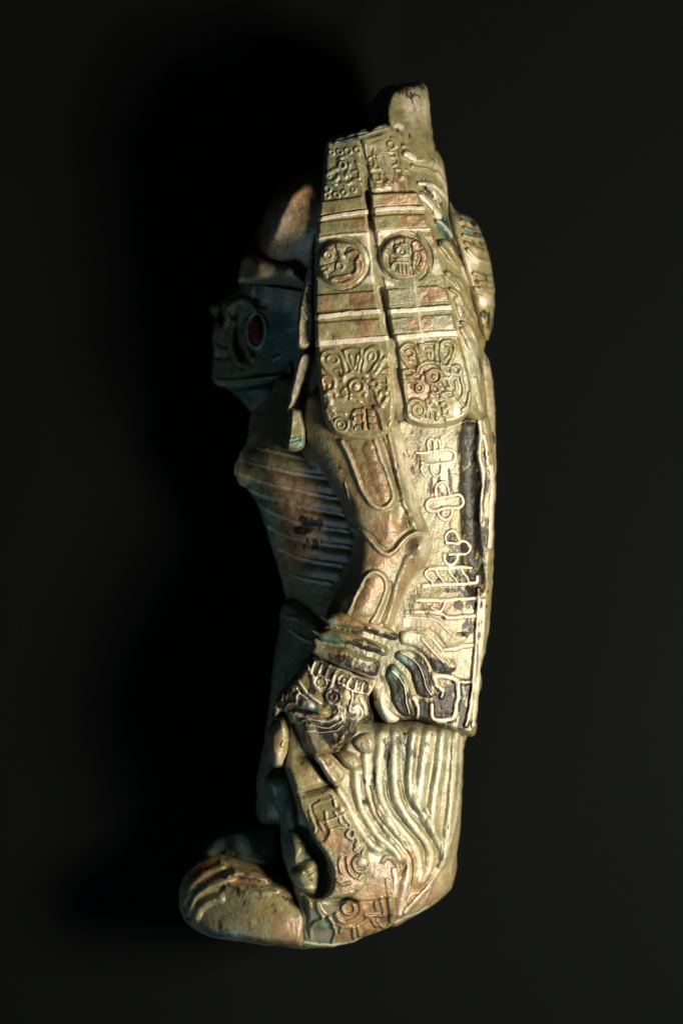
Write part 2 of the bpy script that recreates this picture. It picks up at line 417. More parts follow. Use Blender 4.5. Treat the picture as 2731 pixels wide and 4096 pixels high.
# ------------------------------------------------------------------ head and face
HX = [(1330, 700, 800), (1210, 720, 800), (1100, 820, 775), (1080, 960, 715), (1200, 950, 820), (1330, 1000, 820), (980, 1000, 570), (1150, 1080, 690), (1300, 1300, 520),
      (900, 1300, 290), (1000, 1300, 380), (1120, 1300, 450), (1120, 1180, 480), (900, 1480, 290), (1000, 1480, 390), (1150, 1480, 440), (1150, 1650, 420)]
carve('head', V(780, 372, 745, 377, 715, 386, 670, 405, 630, 440, 606, 480, 592, 515, 577, 555, 562, 590, 552, 630, 545, 655, 520, 672, 498, 690, 484, 712, 492, 728, 488, 750, 484, 775, 488, 800,
      486, 835, 483, 862, 492, 879, 515, 885, 540, 905, 560, 925, 580, 950, 640, 990, 740, 980, 790, 700), HX, z0=240, R=105, blur=26, mirror=240, step=2.8,
      feats=[BU(V(648, 500), 44, 120, 34, 22), BU(V(610, 560), 75, 36, 24, -25), BU(V(655, 490), 32, 38, -16), GR(V(545, 640, 620, 648, 700, 665), 22, 40),
             R_(O(380, 860, 395, 740, 460, 650, 560, 620, 660, 650, 730, 740), 20, 26), 
             R_(O(480, 880, 455, 1000, 440, 1120, 460, 1240, 500, 1340, 550, 1410), 19, 44, col='p', cv=.3),
             GR(O(400, 900, 390, 1100, 420, 1280, 500, 1420, 600, 1480), 9, 18), GR(O(520, 900, 510, 1050, 530, 1200, 590, 1320, 660, 1390), 12, 24),
             R_(O(640, 900, 610, 1050, 640, 1220, 700, 1350), 18, 18),
             RC(circ(O(765, 1005), 38, 68), 8, 16, col='p', cv=.6), GR(O(760, 620, 800, 680, 860, 700), 14, 16), GR(O(780, 450, 760, 560, 800, 620), 13, 15),
             BU(O(1080, 580), 36, 45, 18), BU(O(880, 520), 25, 25, 14), R_(O(330, 600, 370, 680, 380, 760), 12, 18),
             GR(O(200, 1290, 300, 1330, 380, 1330), 11, 20), R_(O(230, 1180, 300, 1230, 380, 1250), 12, 14),
             R_(O(215, 1625, 450, 1640, 700, 1625, 950, 1610, 1100, 1590, 1175, 1550, 1190, 1450), 12, 26, col='p', cv=.3), GR(O(260, 1690, 500, 1690, 800, 1675, 1100, 1640, 1200, 1600), 22, 34),
             R_(O(980, 1370, 1050, 1330), 6, 8)],
      stains_and_light=[ST(V(650, 460), 120, 170, 'b', 1.2, 18), ST(V(620, 560), 90, 50, 'b', .95), ST(V(645, 510), 70, 140, 'p', .36, 20), ST(V(650, 780), 140, 130, 't', .9), ST(V(620, 660), 120, 22, 't', .8),  # helmet: brown is its copper colour, the pale patch a painted highlight
              ST(V(560, 900), 160, 40, 't', .8)])
carve('visor', V(558, 588, 575, 580, 600, 588, 640, 600, 680, 612, 700, 640, 712, 664, 670, 656, 620, 650, 570, 648, 545, 643, 550, 615),
      [(960, 1080, 560), (1060, 1080, 685), (1200, 1100, 785)], z0=520, R=46, power=2.6, blur=10, step=2.4, floor=330, pale_edge=.2, base=(0, 0, .1, .1), feats=[BU(V(640, 620), 50, 30, 12)])
carve('ear_inlay', circ(O(765, 1005), 27, 54), [(1024, 1320, 436)], z0=395, R=16, step=2.4, mat=RED, rough=.4, floor=340)
carve('tongue', O(240, 870, 310, 850, 350, 900, 345, 970, 290, 990, 240, 950), [(875, 1293, 318)], z0=280, R=16, step=3, mat=plain('shaded_red_inlay', (.07, .006, .004), .6, .2), floor=230)  # inlay red darkened in the material, shade painted into its colour
carve('nose', V(480, 708, 490, 694, 505, 690, 512, 708, 505, 722, 488, 722), [(860, 1230, 310)], z0=260, R=22, step=3, floor=220, base=(0, .2, 0, .2))  # dark share in the base paints shade onto the nose

carve('collar', V(735, 470, 722, 520, 708, 600, 695, 660, 700, 800, 690, 900, 690, 1000, 705, 1080, 760, 1100, 800, 900, 780, 600),
      [(1220, 1000, 760), (1220, 1400, 760), (1220, 1750, 730)], z0=640, R=60, blur=14, step=3.5, floor=560, base=(.0, 0, 0, .4))
carve('ear_strip', V(726, 508, 718, 530, 712, 570, 706, 610, 696, 655, 688, 690, 682, 730, 680, 765, 683, 798, 700, 806, 716, 795, 722, 760, 722, 700, 722, 640, 724, 560),
      [(1200, 1200, 850)], z0=760, R=16, blur=4, step=2.2, floor=650, base=(.25, 0, .35, 0), pale_edge=.2,
      stains_and_light=[ST(V(700, 770), 30, 50, 'b', .7), ST(V(703, 680), 30, 50, 'p', .3)],
      feats=[R_(O(1350, 560, 1400, 640, 1430, 700), 5, 5), R_(O(1320, 620, 1380, 700, 1430, 790), 5, 5), R_(O(1310, 700, 1360, 800, 1400, 870), 5, 5), GR(O(1310, 400, 1400, 440, 1460, 450), 6, 6)])
carve('ear_strip', V(690, 815, 712, 811, 716, 830, 706, 862, 690, 900, 672, 935, 660, 945, 664, 910, 674, 865), [(1195, 1450, 830), (1160, 1620, 790)], z0=740, R=14, blur=4, step=2.2, floor=640,
      base=(.6, 0, .45, 0))
carve('ear_strip', V(668, 940, 690, 938, 698, 960, 704, 1000, 700, 1028, 680, 1036, 658, 1030, 662, 985), [(1180, 1700, 800)], z0=700, R=16, blur=4, step=2.2, floor=620, base=(.3, 0, .2, .2),
      stains_and_light=[ST(V(685, 1015), 40, 30, 't', .8)], feats=[R_(V(662, 1022, 680, 1016, 700, 1012), 4, 4), R_(V(664, 1010, 682, 1006), 4, 4)])

# ------------------------------------------------------------------ crest, mane, back ornament
carve('crest', V(900, 192, 930, 184, 968, 180, 981, 192, 987, 225, 991, 265, 996, 310, 1002, 350, 1000, 400, 900, 390, 872, 300, 866, 262, 874, 228, 884, 205),
      [(1560, 380, 760), (1690, 380, 680), (1560, 520, 820), (1720, 560, 760)], z0=500, R=52, blur=12, mirror=470, step=2.4,
      stains_and_light=[ST(A(900, 150), 45, 26, 'd', .62), ST(A(1000, 190), 40, 14, 'd', .6), ST(A(1060, 110), 40, 24, 'd', .45), ST(A(1050, 300), 70, 110, 'p', .5), ST(A(1000, 260), 50, 30, 'b', .6),
              ST(A(880, 500), 20, 14, 'p', .9)])
carve('crest_rim', V(905, 190, 880, 198, 858, 225, 847, 262, 846, 290, 870, 310, 890, 250), [(1500, 440, 680)], z0=500, R=26, blur=8, mirror=470, step=3, base=(0, .1, 0, .4),
      feats=[R_(A(870, 70, 760, 160, 690, 260, 650, 380), 5, 12)])
mane_f = [R_(c, max(12.1, w_*1.4), a_*1.3, **k_) for c, w_, a_, k_ in [
    (A(880, 545, 980, 552, 1110, 590, 1210, 650, 1280, 740), 14, 18, {}), (A(930, 655, 1050, 665, 1170, 730, 1290, 830), 13, 16, dict(col='p', cv=.4)),
    (A(1020, 680, 1100, 690, 1200, 770), 9, 12, {}), (A(950, 745, 1060, 790, 1180, 800, 1290, 880), 17, 18, dict(col='p', cv=.6)), (A(1010, 850, 1130, 860, 1240, 900, 1310, 990), 12, 14, {}),
    (A(1060, 1005, 1140, 1000, 1230, 1030, 1320, 1100), 10, 16, dict(col='p', cv=.8)), (A(1230, 900, 1290, 960, 1330, 1060), 12, 16, dict(col='p', cv=.6)),
    (C(250, 300, 320, 360, 400, 440, 480, 540), 15, 22, dict(col='p', cv=.9)), (C(340, 200, 420, 260, 480, 330), 14, 20, dict(col='p', cv=.9)),
    (C(420, 310, 480, 380, 540, 480, 600, 600, 650, 680), 8, 15, {}), (C(520, 190, 590, 320, 640, 450, 690, 600, 710, 720, 780, 800, 800, 900), 9, 18, dict(col='p', cv=.6)),
    (C(560, 300, 620, 420, 660, 540, 700, 700), 7, 12, {}), (C(450, 610, 540, 650, 620, 740, 690, 850, 740, 960), 8, 18, dict(col='p', cv=.6)),
    (C(450, 640, 520, 610, 600, 650, 670, 740), 6, 12, {}), (C(480, 880, 570, 870, 640, 940, 700, 1040, 780, 1160), 9, 18, {}), (C(500, 920, 580, 1010, 660, 1110, 770, 1210), 12, 16, {}),
    (C(780, 930, 830, 1080, 870, 1200, 900, 1280), 10, 16, dict(col='p', cv=.8)), (C(770, 1180, 830, 1300, 900, 1420, 940, 1540), 10, 16, dict(col='p', cv=.8)),
    (DD(575, 10, 650, 65, 740, 90, 800, 180, 860, 320, 920, 430, 915, 560), 11, 18, {}), (DD(650, 60, 720, 160, 760, 230), 10, 10, {}),
    (DD(620, 210, 700, 250, 760, 330, 800, 420, 900, 540, 960, 680, 990, 800), 9, 15, {}), (DD(800, 0, 860, 160, 910, 300, 980, 460, 1030, 600, 1080, 720, 1095, 830), 9, 16, {}),
    (DD(760, 620, 850, 650, 920, 740, 970, 860, 985, 950), 9, 15, {}), (DD(940, 480, 1000, 560, 1060, 660), 8, 12, dict(col='p', cv=.7)), (DD(760, 700, 830, 830, 890, 950, 960, 1080, 1010, 1200, 1040, 1340), 10, 14, {}),
    (DD(990, 890, 1050, 870, 1055, 940, 1000, 960), 6, 10, {}), (DD(1020, 980, 1040, 1100, 1055, 1250, 1060, 1400, 1090, 1560), 7, 12, {}), (DD(940, 1240, 990, 1180, 1010, 1300, 1040, 1370), 5, 9, {}),
    (F(1360, 660, 1400, 850, 1430, 1000, 1460, 1140), 9, 14, dict(col='p', cv=.5)), (F(1470, 480, 1500, 620, 1490, 740), 7, 10, {}),
    (DD(700, 330, 740, 480, 800, 600), 12, 10, dict(col='p', cv=.4)), (DD(860, 860, 930, 960), 16, 12, dict(col='p', cv=.4))]]
mane_f += [GR(c, w_, a_) for c, w_, a_ in [(C(450, 560, 480, 650, 570, 720, 640, 830, 700, 960, 760, 1010), 12, 18), (C(620, 320, 680, 520, 700, 660), 7, 15), (C(290, 210, 370, 260, 440, 330), 12, 16),
           (C(800, 960, 870, 1180, 930, 1400), 8, 18), (DD(850, 190, 910, 330, 990, 530, 1040, 650), 7, 15), (DD(590, 30, 700, 90, 780, 200), 7, 10), (DD(780, 430, 880, 560, 930, 660), 6, 12),
           (A(920, 600, 1050, 610, 1180, 680, 1280, 790), 6, 12), (A(960, 700, 1080, 740, 1200, 770, 1300, 850), 6, 12), (A(1020, 840, 1120, 845, 1230, 870), 6, 12), (DD(1080, 560, 1090, 700, 1100, 830), 8, 20)]]
carve('mane', V(880, 290, 930, 312, 1001, 334, 1014, 349, 1022, 376, 1027, 410, 1031, 445, 1036, 475, 1050, 530, 1068, 585, 1084, 650, 1098, 720, 1110, 765, 1118, 784, 1112, 812, 1117, 860, 1127, 940, 1131, 985, 1130, 1040,
      1085, 990, 1020, 940, 960, 700, 900, 480),
      [(1600, 560, 850), (1740, 620, 730), (1640, 800, 880), (1780, 800, 740), (1720, 1000, 880), (1850, 1000, 760), (1760, 1200, 880), (1880, 1200, 790), (1800, 1400, 860), (1920, 1380, 760),
       (1850, 1650, 850), (1950, 1650, 760)], z0=470, R=75, blur=14, mirror=470, step=2.1, feats=mane_f, base=(0, .08, .16, .12),
      stains_and_light=[ST(C(330, 230), 16, 22, 'd', .8, -30), ST(C(420, 290), 40, 12, 'd', .5, 50), ST(C(690, 560), 14, 70, 'd', .75, -15), ST(C(560, 620), 14, 30, 'd', .5, -20), ST(C(540, 620), 26, 36, 't', 1), ST(C(560, 720), 30, 55, 't', 1, -35),
              ST(C(640, 850), 16, 60, 'd', .55, -30), ST(C(740, 980), 16, 40, 'd', .7, -20), ST(C(840, 1180), 12, 60, 'd', .6, -20), ST(C(900, 1370), 12, 40, 'd', .7, -20), ST(C(470, 880), 14, 14, 'd', .6),
              ST(A(1060, 930), 50, 24, 't', .5), ST(A(1090, 950), 26, 16, 'd', .45), ST(DD(1080, 560), 16, 60, 'd', .7), ST(DD(860, 1200), 50, 180, 'p', .5), ST(F(1480, 400), 12, 60, 'd', .4), ST(A(1150, 600), 60, 20, 't', .35)])
carve('back_ornament', np.vstack([C(600, 300, 640, 320, 700, 420, 770, 455, 850, 482, 940, 550, 1010, 650, 1060, 780, 1108, 930, 1140, 1080, 1168, 1220, 1186, 1400), DD(1190, 150, 1192, 350, 1184, 520, 1160, 650, 1130, 740, 1100, 810, 1020, 780, 900, 500, 760, 100), C(560, 700)]),
      [(1850, 900, 670), (1940, 1000, 600), (1880, 1100, 700), (1970, 1200, 600), (1920, 1350, 690)], z0=470, R=60, blur=12, mirror=470, step=2.2, base=(0, .05, .22, .25),
      feats=[R_(c, 13.5, 20, col='p', cv=.35) for c in [C(770, 500, 860, 530, 960, 560), C(780, 590, 870, 625, 1000, 640), C(800, 690, 900, 710, 1030, 700), C(790, 780, 900, 800, 1040, 800), C(820, 880, 930, 940, 1100, 960),
             C(840, 960, 940, 1060, 1050, 1090, 1150, 1100), C(920, 1260, 1050, 1290, 1180, 1290), C(950, 1370, 1060, 1360, 1190, 1370), C(940, 1440, 1060, 1480, 1190, 1530), C(1000, 1430, 1180, 1450)]]
      + [BU(DD(1040, 330), 36, 30, 34, 0, col='p'), R_(DD(1100, 430, 1150, 400, 1190, 330), 8, 12), R_(DD(1080, 500, 1150, 480, 1185, 470), 9, 12), GR(C(750, 640, 800, 740, 900, 760, 1030, 760), 10, 15), GR(C(720, 460, 800, 600, 870, 660), 9, 15),
         GR(C(930, 1290, 940, 1400, 1000, 1500), 9, 14)],
      stains_and_light=[ST(C(930, 600), 16, 18, 'd', .8), ST(C(880, 720), 50, 14, 't', .8), ST(C(960, 870), 50, 16, 'd', .45), ST(C(820, 500), 50, 20, 't', .8), ST(C(980, 740), 40, 8, 'd', .6), ST(DD(1060, 500), 26, 16, 'd', .7),
              ST(DD(1120, 600), 24, 40, 'd', .55), ST(C(1100, 1250), 40, 16, 't', .5), ST(C(900, 1080), 30, 60, 'p', .6), ST(C(990, 1330), 30, 30, 'd', .35)])
carve('back_rim', V(1105, 800, 1118, 815, 1128, 845, 1133, 880, 1137, 930, 1139, 1000, 1140, 1060, 1138, 1140, 1135, 1220, 1134, 1290, 1130, 1360, 1127, 1400, 1122, 1460, 1112, 1508, 1100, 1540, 1085, 1500, 1080, 1000, 1090, 850),
      [(1930, 1500, 640), (1930, 2500, 640), (1970, 2000, 600)], z0=470, R=55, blur=10, mirror=470, step=2.6, base=(0, 0, .4, .25),
      feats=[R_(V(1124, 830, 1130, 880, 1132, 960, 1134, 1060), 6, 9)]+[R_(U(1900+i % 2*8, y, 1990, y+14), 8, 6) for i, y in enumerate(range(1460, 2600, 62))],
      stains_and_light=[ST(G(1440, 230), 10, 22, 'd', .8), ST(DD(1100, 1000), 20, 40, 'd', .5)])

# ------------------------------------------------------------------ headdress flaps
FF = V(752, 318, 745, 360, 738, 430, 733, 475, 726, 520, 722, 565, 720, 640, 721, 720, 724, 800, 729, 850, 736, 920, 745, 965, 762, 993, 795, 1009, 850, 1014, 885, 1002, 903, 972, 908, 920, 904, 860, 896, 780, 879, 720, 866, 650,
       855, 565, 848, 490, 841, 425, 835, 370, 828, 318, 790, 305)
ff = [ # upper panel
    R_(A(550, 600, 555, 700, 565, 820, 575, 950, 590, 1060), 5, 8, col='p', cv=.4)]
for x, y, r in ((280, 695, 10), (350, 690, 10), (425, 685, 13), (515, 675, 12), (245, 1025, 13), (238, 1085, 11), (325, 1078, 11), (395, 1062, 11), (480, 1035, 9)):
    ff.append(RING(A(x, y), r, 5, 8))
ff += [RING(A(375, 810), 14, 6, 11, col='p', cv=.4), R_(A(340, 760, 400, 730, 480, 740, 520, 790), 7, 8), R_(A(440, 800, 430, 850, 440, 900), 7, 8), R_(A(470, 870, 520, 860, 530, 930, 480, 940), 6, 8),
       R_(A(220, 930, 270, 960, 330, 930, 350, 900, 400, 920, 420, 870), 8, 9), R_(A(230, 890, 290, 860, 330, 840), 9, 9), R_(A(240, 960, 310, 980), 8, 8), R_(A(370, 970, 420, 980, 470, 960, 540, 970), 7, 9), R_(A(500, 780, 520, 840), 7, 6),
       R_(A(400, 1000, 450, 1010), 6, 6), RING(A(250, 910), 8, 4, 5),
       # rails between the bars
       R_(A(170, 1295, 380, 1258, 600, 1235), 12, 16, flat=True, col='p', cv=.8), R_(B(190, 1165, 600, 1122, 1030, 1092), 13, 17, flat=True, col='p', cv=.9), R_(B(200, 1495, 600, 1462, 1090, 1432), 11, 13, flat=True, col='p', cv=.9),
       R_(B(210, 180, 500, 140, 850, 120), 8, 9, col='p', cv=.8),
       GR(circ(B(520, 490), 108, 103), 9, 14, closed=True),
       # glyph of the lower lobe
       RC(E(325, 330, 380, 250, 480, 215, 590, 240, 650, 330, 690, 450, 700, 560, 640, 640, 520, 610, 400, 490, 335, 400), 9, 11), RC(E(420, 340, 480, 290, 560, 300, 590, 370, 540, 420, 450, 400), 6, 8), R_(E(540, 520, 600, 500, 640, 560), 6, 6),
       R_(E(700, 230, 720, 340, 770, 450, 800, 530), 7, 11), R_(E(700, 220, 820, 190, 950, 200), 7, 10), R_(E(960, 210, 950, 330, 920, 430, 905, 520), 7, 11), R_(E(790, 290, 810, 400, 840, 500), 6, 9), R_(E(900, 290, 880, 400, 860, 480), 6, 8),
       RC(E(1000, 400, 1010, 280, 1080, 190, 1180, 170, 1250, 230, 1240, 340, 1170, 450, 1100, 560, 1030, 590, 980, 540), 9, 12), RC(E(1090, 280, 1150, 240, 1180, 300, 1140, 370, 1080, 380), 6, 7), R_(E(1320, 340, 1260, 440, 1190, 540, 1130, 610), 9, 14, col='p', cv=.3),
       R_(E(1180, 590, 1280, 540, 1400, 500), 9, 8), R_(E(665, 690, 720, 610, 800, 560, 900, 550, 980, 590, 1050, 660), 10, 12), BU(E(860, 770), 36, 36, 8),
       RING(E(880, 775), 28, 7, 13), BU(E(862, 755), 11, 11, 9), R_(E(790, 880, 780, 970), 6, 10), R_(E(1010, 740, 1020, 850, 1010, 920), 8, 10), R_(E(1000, 680, 1090, 730, 1180, 690, 1220, 740, 1180, 800, 1120, 790), 9, 12),
       RC(E(345, 650, 420, 620, 520, 660, 540, 740, 500, 830, 380, 830, 340, 740), 8, 10), R_(E(400, 700, 450, 740, 430, 800), 6, 8), R_(E(380, 900, 460, 850, 530, 830), 9, 14), R_(E(440, 900, 470, 1000, 460, 1080, 500, 1130), 11, 13),
       R_(E(550, 880, 560, 960, 620, 970, 680, 960), 8, 8), R_(E(700, 800, 660, 880, 720, 930, 700, 860), 8, 8), R_(E(800, 960, 900, 970, 930, 1010), 8, 9), R_(E(1160, 850, 1220, 960, 1260, 860, 1330, 880), 8, 9), R_(E(1240, 600, 1350, 620, 1360, 720), 6, 8),
       R_(E(1230, 740, 1360, 750, 1370, 820), 6, 8), R_(E(1210, 960, 1250, 1060, 1350, 950), 8, 10), R_(E(1270, 1100, 1340, 1000), 7, 8),
       RING(E(640, 1370), 27, 6, 11), RING(E(640, 1370), 13, 5, 9), R_(E(500, 1330, 520, 1420, 560, 1470), 6, 8), R_(E(760, 1300, 750, 1400, 790, 1450), 6, 8), R_(E(520, 1240, 600, 1200, 700, 1200), 7, 6),
       R_(E(830, 1180, 820, 1300, 830, 1460), 8, 10), R_(E(1000, 1130, 1000, 1260, 1010, 1440), 8, 12), R_(E(1170, 1100, 1240, 1200, 1270, 1320, 1300, 1440), 12, 14, col='p', cv=.3), GR(E(1035, 1130, 1045, 1300, 1070, 1430), 5, 12)]
for x, y, w_, h_ in ((915, 1160, 15, 10), (915, 1280, 17, 12), (930, 1430, 18, 13), (1100, 1180, 13, 11), (1110, 1290, 14, 12), (1130, 1410, 14, 12)):
    ff.append(PL(np.c_[E(x, y)[0, 0]+np.array([-w_, w_, w_, -w_]), E(x, y)[0, 1]+np.array([-h_, -h_, h_, h_])], 6, 11))
ff += [R_(E(1470, 1090, 1470, 1230, 1420, 1350, 1390, 1400), 7, 11, col='p', cv=.4), R_(E(1410, 240, 1440, 420, 1480, 620, 1510, 820, 1540, 1000, 1560, 1150), 6, 10, col='p', cv=.4), R_(E(330, 1180, 360, 1150, 420, 1130, 500, 1150, 540, 1180), 7, 9)]
front_flap = carve('headdress_flap', FF, [(1320, 600, 860), (1430, 700, 890), (1300, 1000, 900), (1450, 1000, 925), (1300, 1500, 905), (1500, 1500, 935), (1400, 1700, 925)], z0=800, R=22, power=2.6, step=1.9, floor=690, feats=ff, wob=.6, gain=.98,
      stains_and_light=[ST(E(420, 740), 26, 30, 'b', .9), ST(E(1080, 690), 40, 16, 'b', .9, -10), ST(E(700, 850), 70, 40, 'b', .55), ST(E(1330, 560), 30, 10, 'b', .8, -20), ST(E(1100, 1250), 90, 70, 'b', .6), ST(E(600, 1150), 30, 70, 't', .2),
              ST(E(850, 900), 160, 190, 'b', .42), ST(A(350, 850), 100, 130, 't', .5), ST(A(350, 780), 40, 14, 'd', .3), ST(B(900, 350), 40, 100, 'p', .75, -8), ST(B(850, 700), 60, 20, 'p', .7), ST(E(300, 900), 12, 120, 'b', .7),
              ST(A(480, 1140), 60, 14, 't', .4), ST(B(280, 210), 30, 20, 'p', .5), ST(E(380, 100), 26, 6, 't', .5)])
RF = V(826, 322, 868, 305, 902, 290, 925, 330, 945, 385, 964, 440, 985, 500, 1008, 570, 1024, 640, 1043, 720, 1060, 790, 1078, 862, 1084, 910, 1078, 945, 1058, 968, 1030, 979, 990, 983, 955, 978, 932, 963, 922, 925, 914, 860, 906, 800, 892, 740,
       880, 680, 868, 610, 858, 540, 852, 490, 846, 430, 840, 380)
rf = [RC(A(660, 720, 660, 680, 690, 650, 720, 630, 760, 670, 770, 710, 720, 725), 6, 10), R_(A(700, 690, 760, 690), 5, 7), RING(A(815, 630), 15, 6, 10), R_(A(820, 560, 850, 590, 870, 640), 7, 7), R_(A(780, 690, 850, 690, 860, 730), 7, 8),
      R_(A(610, 760, 640, 740, 670, 780, 650, 840, 620, 830), 6, 9), R_(A(690, 740, 700, 800, 710, 830), 6, 9), R_(A(720, 750, 800, 740, 870, 740, 880, 780), 6, 9), R_(A(740, 790, 780, 780, 800, 830, 870, 800, 920, 830), 7, 9),
      R_(A(630, 860, 680, 850, 740, 850, 780, 900), 6, 8), R_(A(650, 900, 660, 950, 720, 950, 720, 900), 6, 8), R_(A(760, 900, 790, 950), 6, 8), R_(A(820, 880, 840, 940, 850, 850), 6, 8), R_(A(870, 850, 950, 850), 6, 7),
      BU(A(690, 990), 12, 12, 9), BU(A(770, 975), 14, 12, 9), BU(A(840, 965), 13, 11, 9), BU(A(910, 910), 14, 12, 9), BU(A(700, 1030), 18, 8, 8, col='p'), BU(A(780, 1015), 18, 8, 8, col='p'),
      R_(A(585, 620, 590, 760, 610, 900, 640, 1040), 5, 8, col='p', cv=.4),
      R_(A(620, 1228, 850, 1204, 1110, 1195), 12, 17, flat=True, col='p', cv=.8), R_(U(1540, 1252, 1640, 1244, 1805, 1231), 13, 18, flat=True, col='p', cv=.9), R_(U(1560, 1360, 1700, 1343, 1832, 1334), 11, 13, flat=True, col='p', cv=.9),
      R_(C(-250, 30+720-30, 0, 700, 180, 690, 360, 690), 7, 8, col='p', cv=.8), GR(circ(B(1300, 420), 109, 102), 9, 15, closed=True),
      # glyph of the lower lobe
      RC(F(190, 230, 240, 150, 330, 115, 420, 160, 460, 280, 500, 400, 430, 500, 350, 490, 280, 400, 220, 320), 9, 12), R_(F(280, 230, 340, 200, 400, 230, 400, 290, 340, 320), 6, 9), R_(F(340, 390, 400, 400, 440, 450), 7, 7),
      R_(F(440, 170, 500, 280, 540, 400), 9, 10), R_(F(490, 130, 540, 250, 590, 380), 7, 11), R_(F(490, 120, 620, 100, 740, 95), 7, 11), R_(F(760, 110, 740, 250, 760, 390), 8, 12), R_(F(600, 200, 680, 200, 680, 320), 6, 8), R_(F(620, 260, 640, 360), 6, 7),
      RC(F(830, 110, 880, 70, 980, 70, 1050, 140, 1030, 260, 980, 380, 920, 460, 850, 430, 820, 300), 9, 13), R_(F(870, 130, 860, 260, 830, 400), 6, 9), R_(F(920, 160, 980, 190, 960, 280, 900, 350), 6, 8),
      R_(F(450, 560, 500, 470, 600, 410, 700, 400, 800, 440, 860, 520), 12, 13), RC(circ(F(720, 620), 28, 28), 7, 13), BU(F(715, 620), 11, 11, 10), R_(F(590, 570, 600, 680, 680, 740, 800, 700, 830, 600), 6, 9), BU(F(590, 570), 8, 8, 8),
      R_(F(220, 540, 310, 530, 400, 540, 400, 600, 300, 620), 8, 12), R_(F(230, 560, 240, 680, 290, 690, 390, 680), 8, 12), BU(F(340, 640), 14, 10, 9), R_(F(280, 720, 390, 700, 390, 800), 7, 8), RC(F(440, 760, 520, 740, 540, 830, 460, 860), 7, 9), GR(F(400, 740, 410, 860), 5, 12),
      R_(F(540, 620, 500, 700, 450, 680), 8, 9), RC(F(680, 780, 760, 760, 800, 840, 720, 880), 6, 11), R_(F(850, 640, 880, 740, 910, 800), 7, 8), R_(F(900, 560, 960, 580, 1000, 540, 980, 640, 900, 640), 10, 13, col='p', cv=.5),
      R_(F(1000, 470, 1080, 450, 1130, 500, 1100, 590, 1010, 580), 8, 11), R_(F(1140, 520, 1150, 640, 1180, 780, 1180, 900, 1130, 980), 7, 11, col='p', cv=.4), R_(F(950, 700, 990, 800, 930, 800), 9, 11, col='p', cv=.4), R_(F(1060, 700, 1070, 820, 1040, 880), 7, 9),
      R_(F(1290, 880, 1270, 1000, 1220, 1090, 1170, 1140), 9, 14, col='p', cv=.5), R_(F(1040, 870, 1100, 960, 1170, 1060), 7, 9), R_(F(840, 900, 940, 870, 1030, 850), 9, 11, col='p', cv=.4), R_(F(250, 700, 260, 850, 290, 1000, 310, 1180), 7, 9),
      R_(F(320, 1150, 330, 1060, 390, 990, 480, 1000, 530, 1040), 9, 11), RING(F(480, 1150), 24, 6, 11), BU(F(480, 1150), 11, 11, 9), R_(F(600, 1000, 620, 1120, 610, 1240), 7, 9), R_(F(650, 960, 690, 1010, 660, 1090, 680, 1250), 7, 9), R_(F(700, 1120, 760, 1180, 770, 1280), 8, 9),
      R_(F(680, 900, 740, 1000, 780, 1100, 830, 1200), 11, 10), GR(F(800, 1020, 820, 1120, 835, 1210), 5, 13), R_(F(840, 1050, 900, 1020, 940, 1080, 870, 1120), 7, 9), R_(F(880, 1160, 930, 1120, 950, 1200, 880, 1230), 7, 9), BU(F(1050, 1130), 24, 36, 13, col='p'),
      R_(F(820, 960, 860, 930, 960, 960, 1060, 920), 6, 8), R_(F(170, 520, 180, 700, 190, 850, 210, 1000, 250, 1180, 330, 1290), 7, 9), R_(F(930, 1290, 1080, 1260, 1200, 1190, 1260, 1100), 9, 8, col='p', cv=.5),
      GR(C(505, 1240, 525, 1250), 6, 14)]
rear_flap = carve('headdress_flap', RF, [(1500, 620, 880), (1580, 560, 850), (1520, 900, 925), (1660, 900, 900), (1560, 1200, 930), (1750, 1200, 905), (1620, 1500, 945), (1820, 1500, 900), (1720, 1680, 915)], z0=800, R=20, power=2.6, step=1.9, floor=680, feats=rf, wob=.6, gain=.98,
      stains_and_light=[ST(A(840, 970), 66, 20, 'b', 1.2), ST(A(920, 910), 34, 26, 'b', 1), ST(A(700, 620), 30, 90, 't', .3), ST(F(400, 250), 80, 90, 'b', .5), ST(F(550, 750), 90, 110, 'b', .6), ST(F(1000, 1050), 60, 60, 'p', .35), ST(F(1100, 800), 50, 150, 'p', .35),
              ST(B(960, 160), 16, 50, 'p', .6), ST(C(300, 1000), 36, 60, 'b', .5), ST(C(400, 800), 16, 50, 'b', .7), ST(C(420, 1180), 40, 40, 'p', .5), ST(F(250, 900), 12, 100, 'b', .6), ST(B(1200, 130), 70, 14, 'p', .8),
              ST(B(1200, 740), 70, 14, 'p', .8), ST(F(600, 1330), 100, 16, 'b', .5)], pale_edge=.25)
carve('headdress_core', V(800, 330, 880, 300, 905, 330, 940, 440, 965, 560, 985, 680, 1000, 800, 990, 900, 950, 955, 915, 972, 885, 955, 800, 900, 775, 800, 770, 560, 790, 420),
      [(1430, 650, 880), (1400, 1000, 905), (1530, 1000, 916), (1520, 1250, 926), (1500, 1500, 925), (1640, 1500, 930), (1560, 800, 900)], z0=700, R=60, step=3, floor=560, wob=.3, base=(.1, .0, .35, 0),
      feats=[GR(V(842, 445, 846, 475, 850, 505), 13, 32, mx=False), GR(V(875, 668, 886, 720, 896, 772), 13, 36, mx=False)])
def bar(parent, pts, zc, stains_and_light=(), **k):
    return carve('band', pts, zc, z0=860, R=11, power=2.4, step=2.0, floor=840, parent=parent, sharp=True, wob=.5, stains_and_light=stains_and_light, zref=890, **k)
zc1 = [(1320, 600, 874), (1430, 700, 902), (1300, 1000, 912), (1450, 1000, 935), (1300, 1500, 917), (1500, 1500, 946), (1400, 1700, 931)]
zc2 = [(1520, 900, 937), (1660, 900, 912), (1560, 1200, 942), (1750, 1200, 916), (1620, 1500, 953), (1820, 1500, 911)]
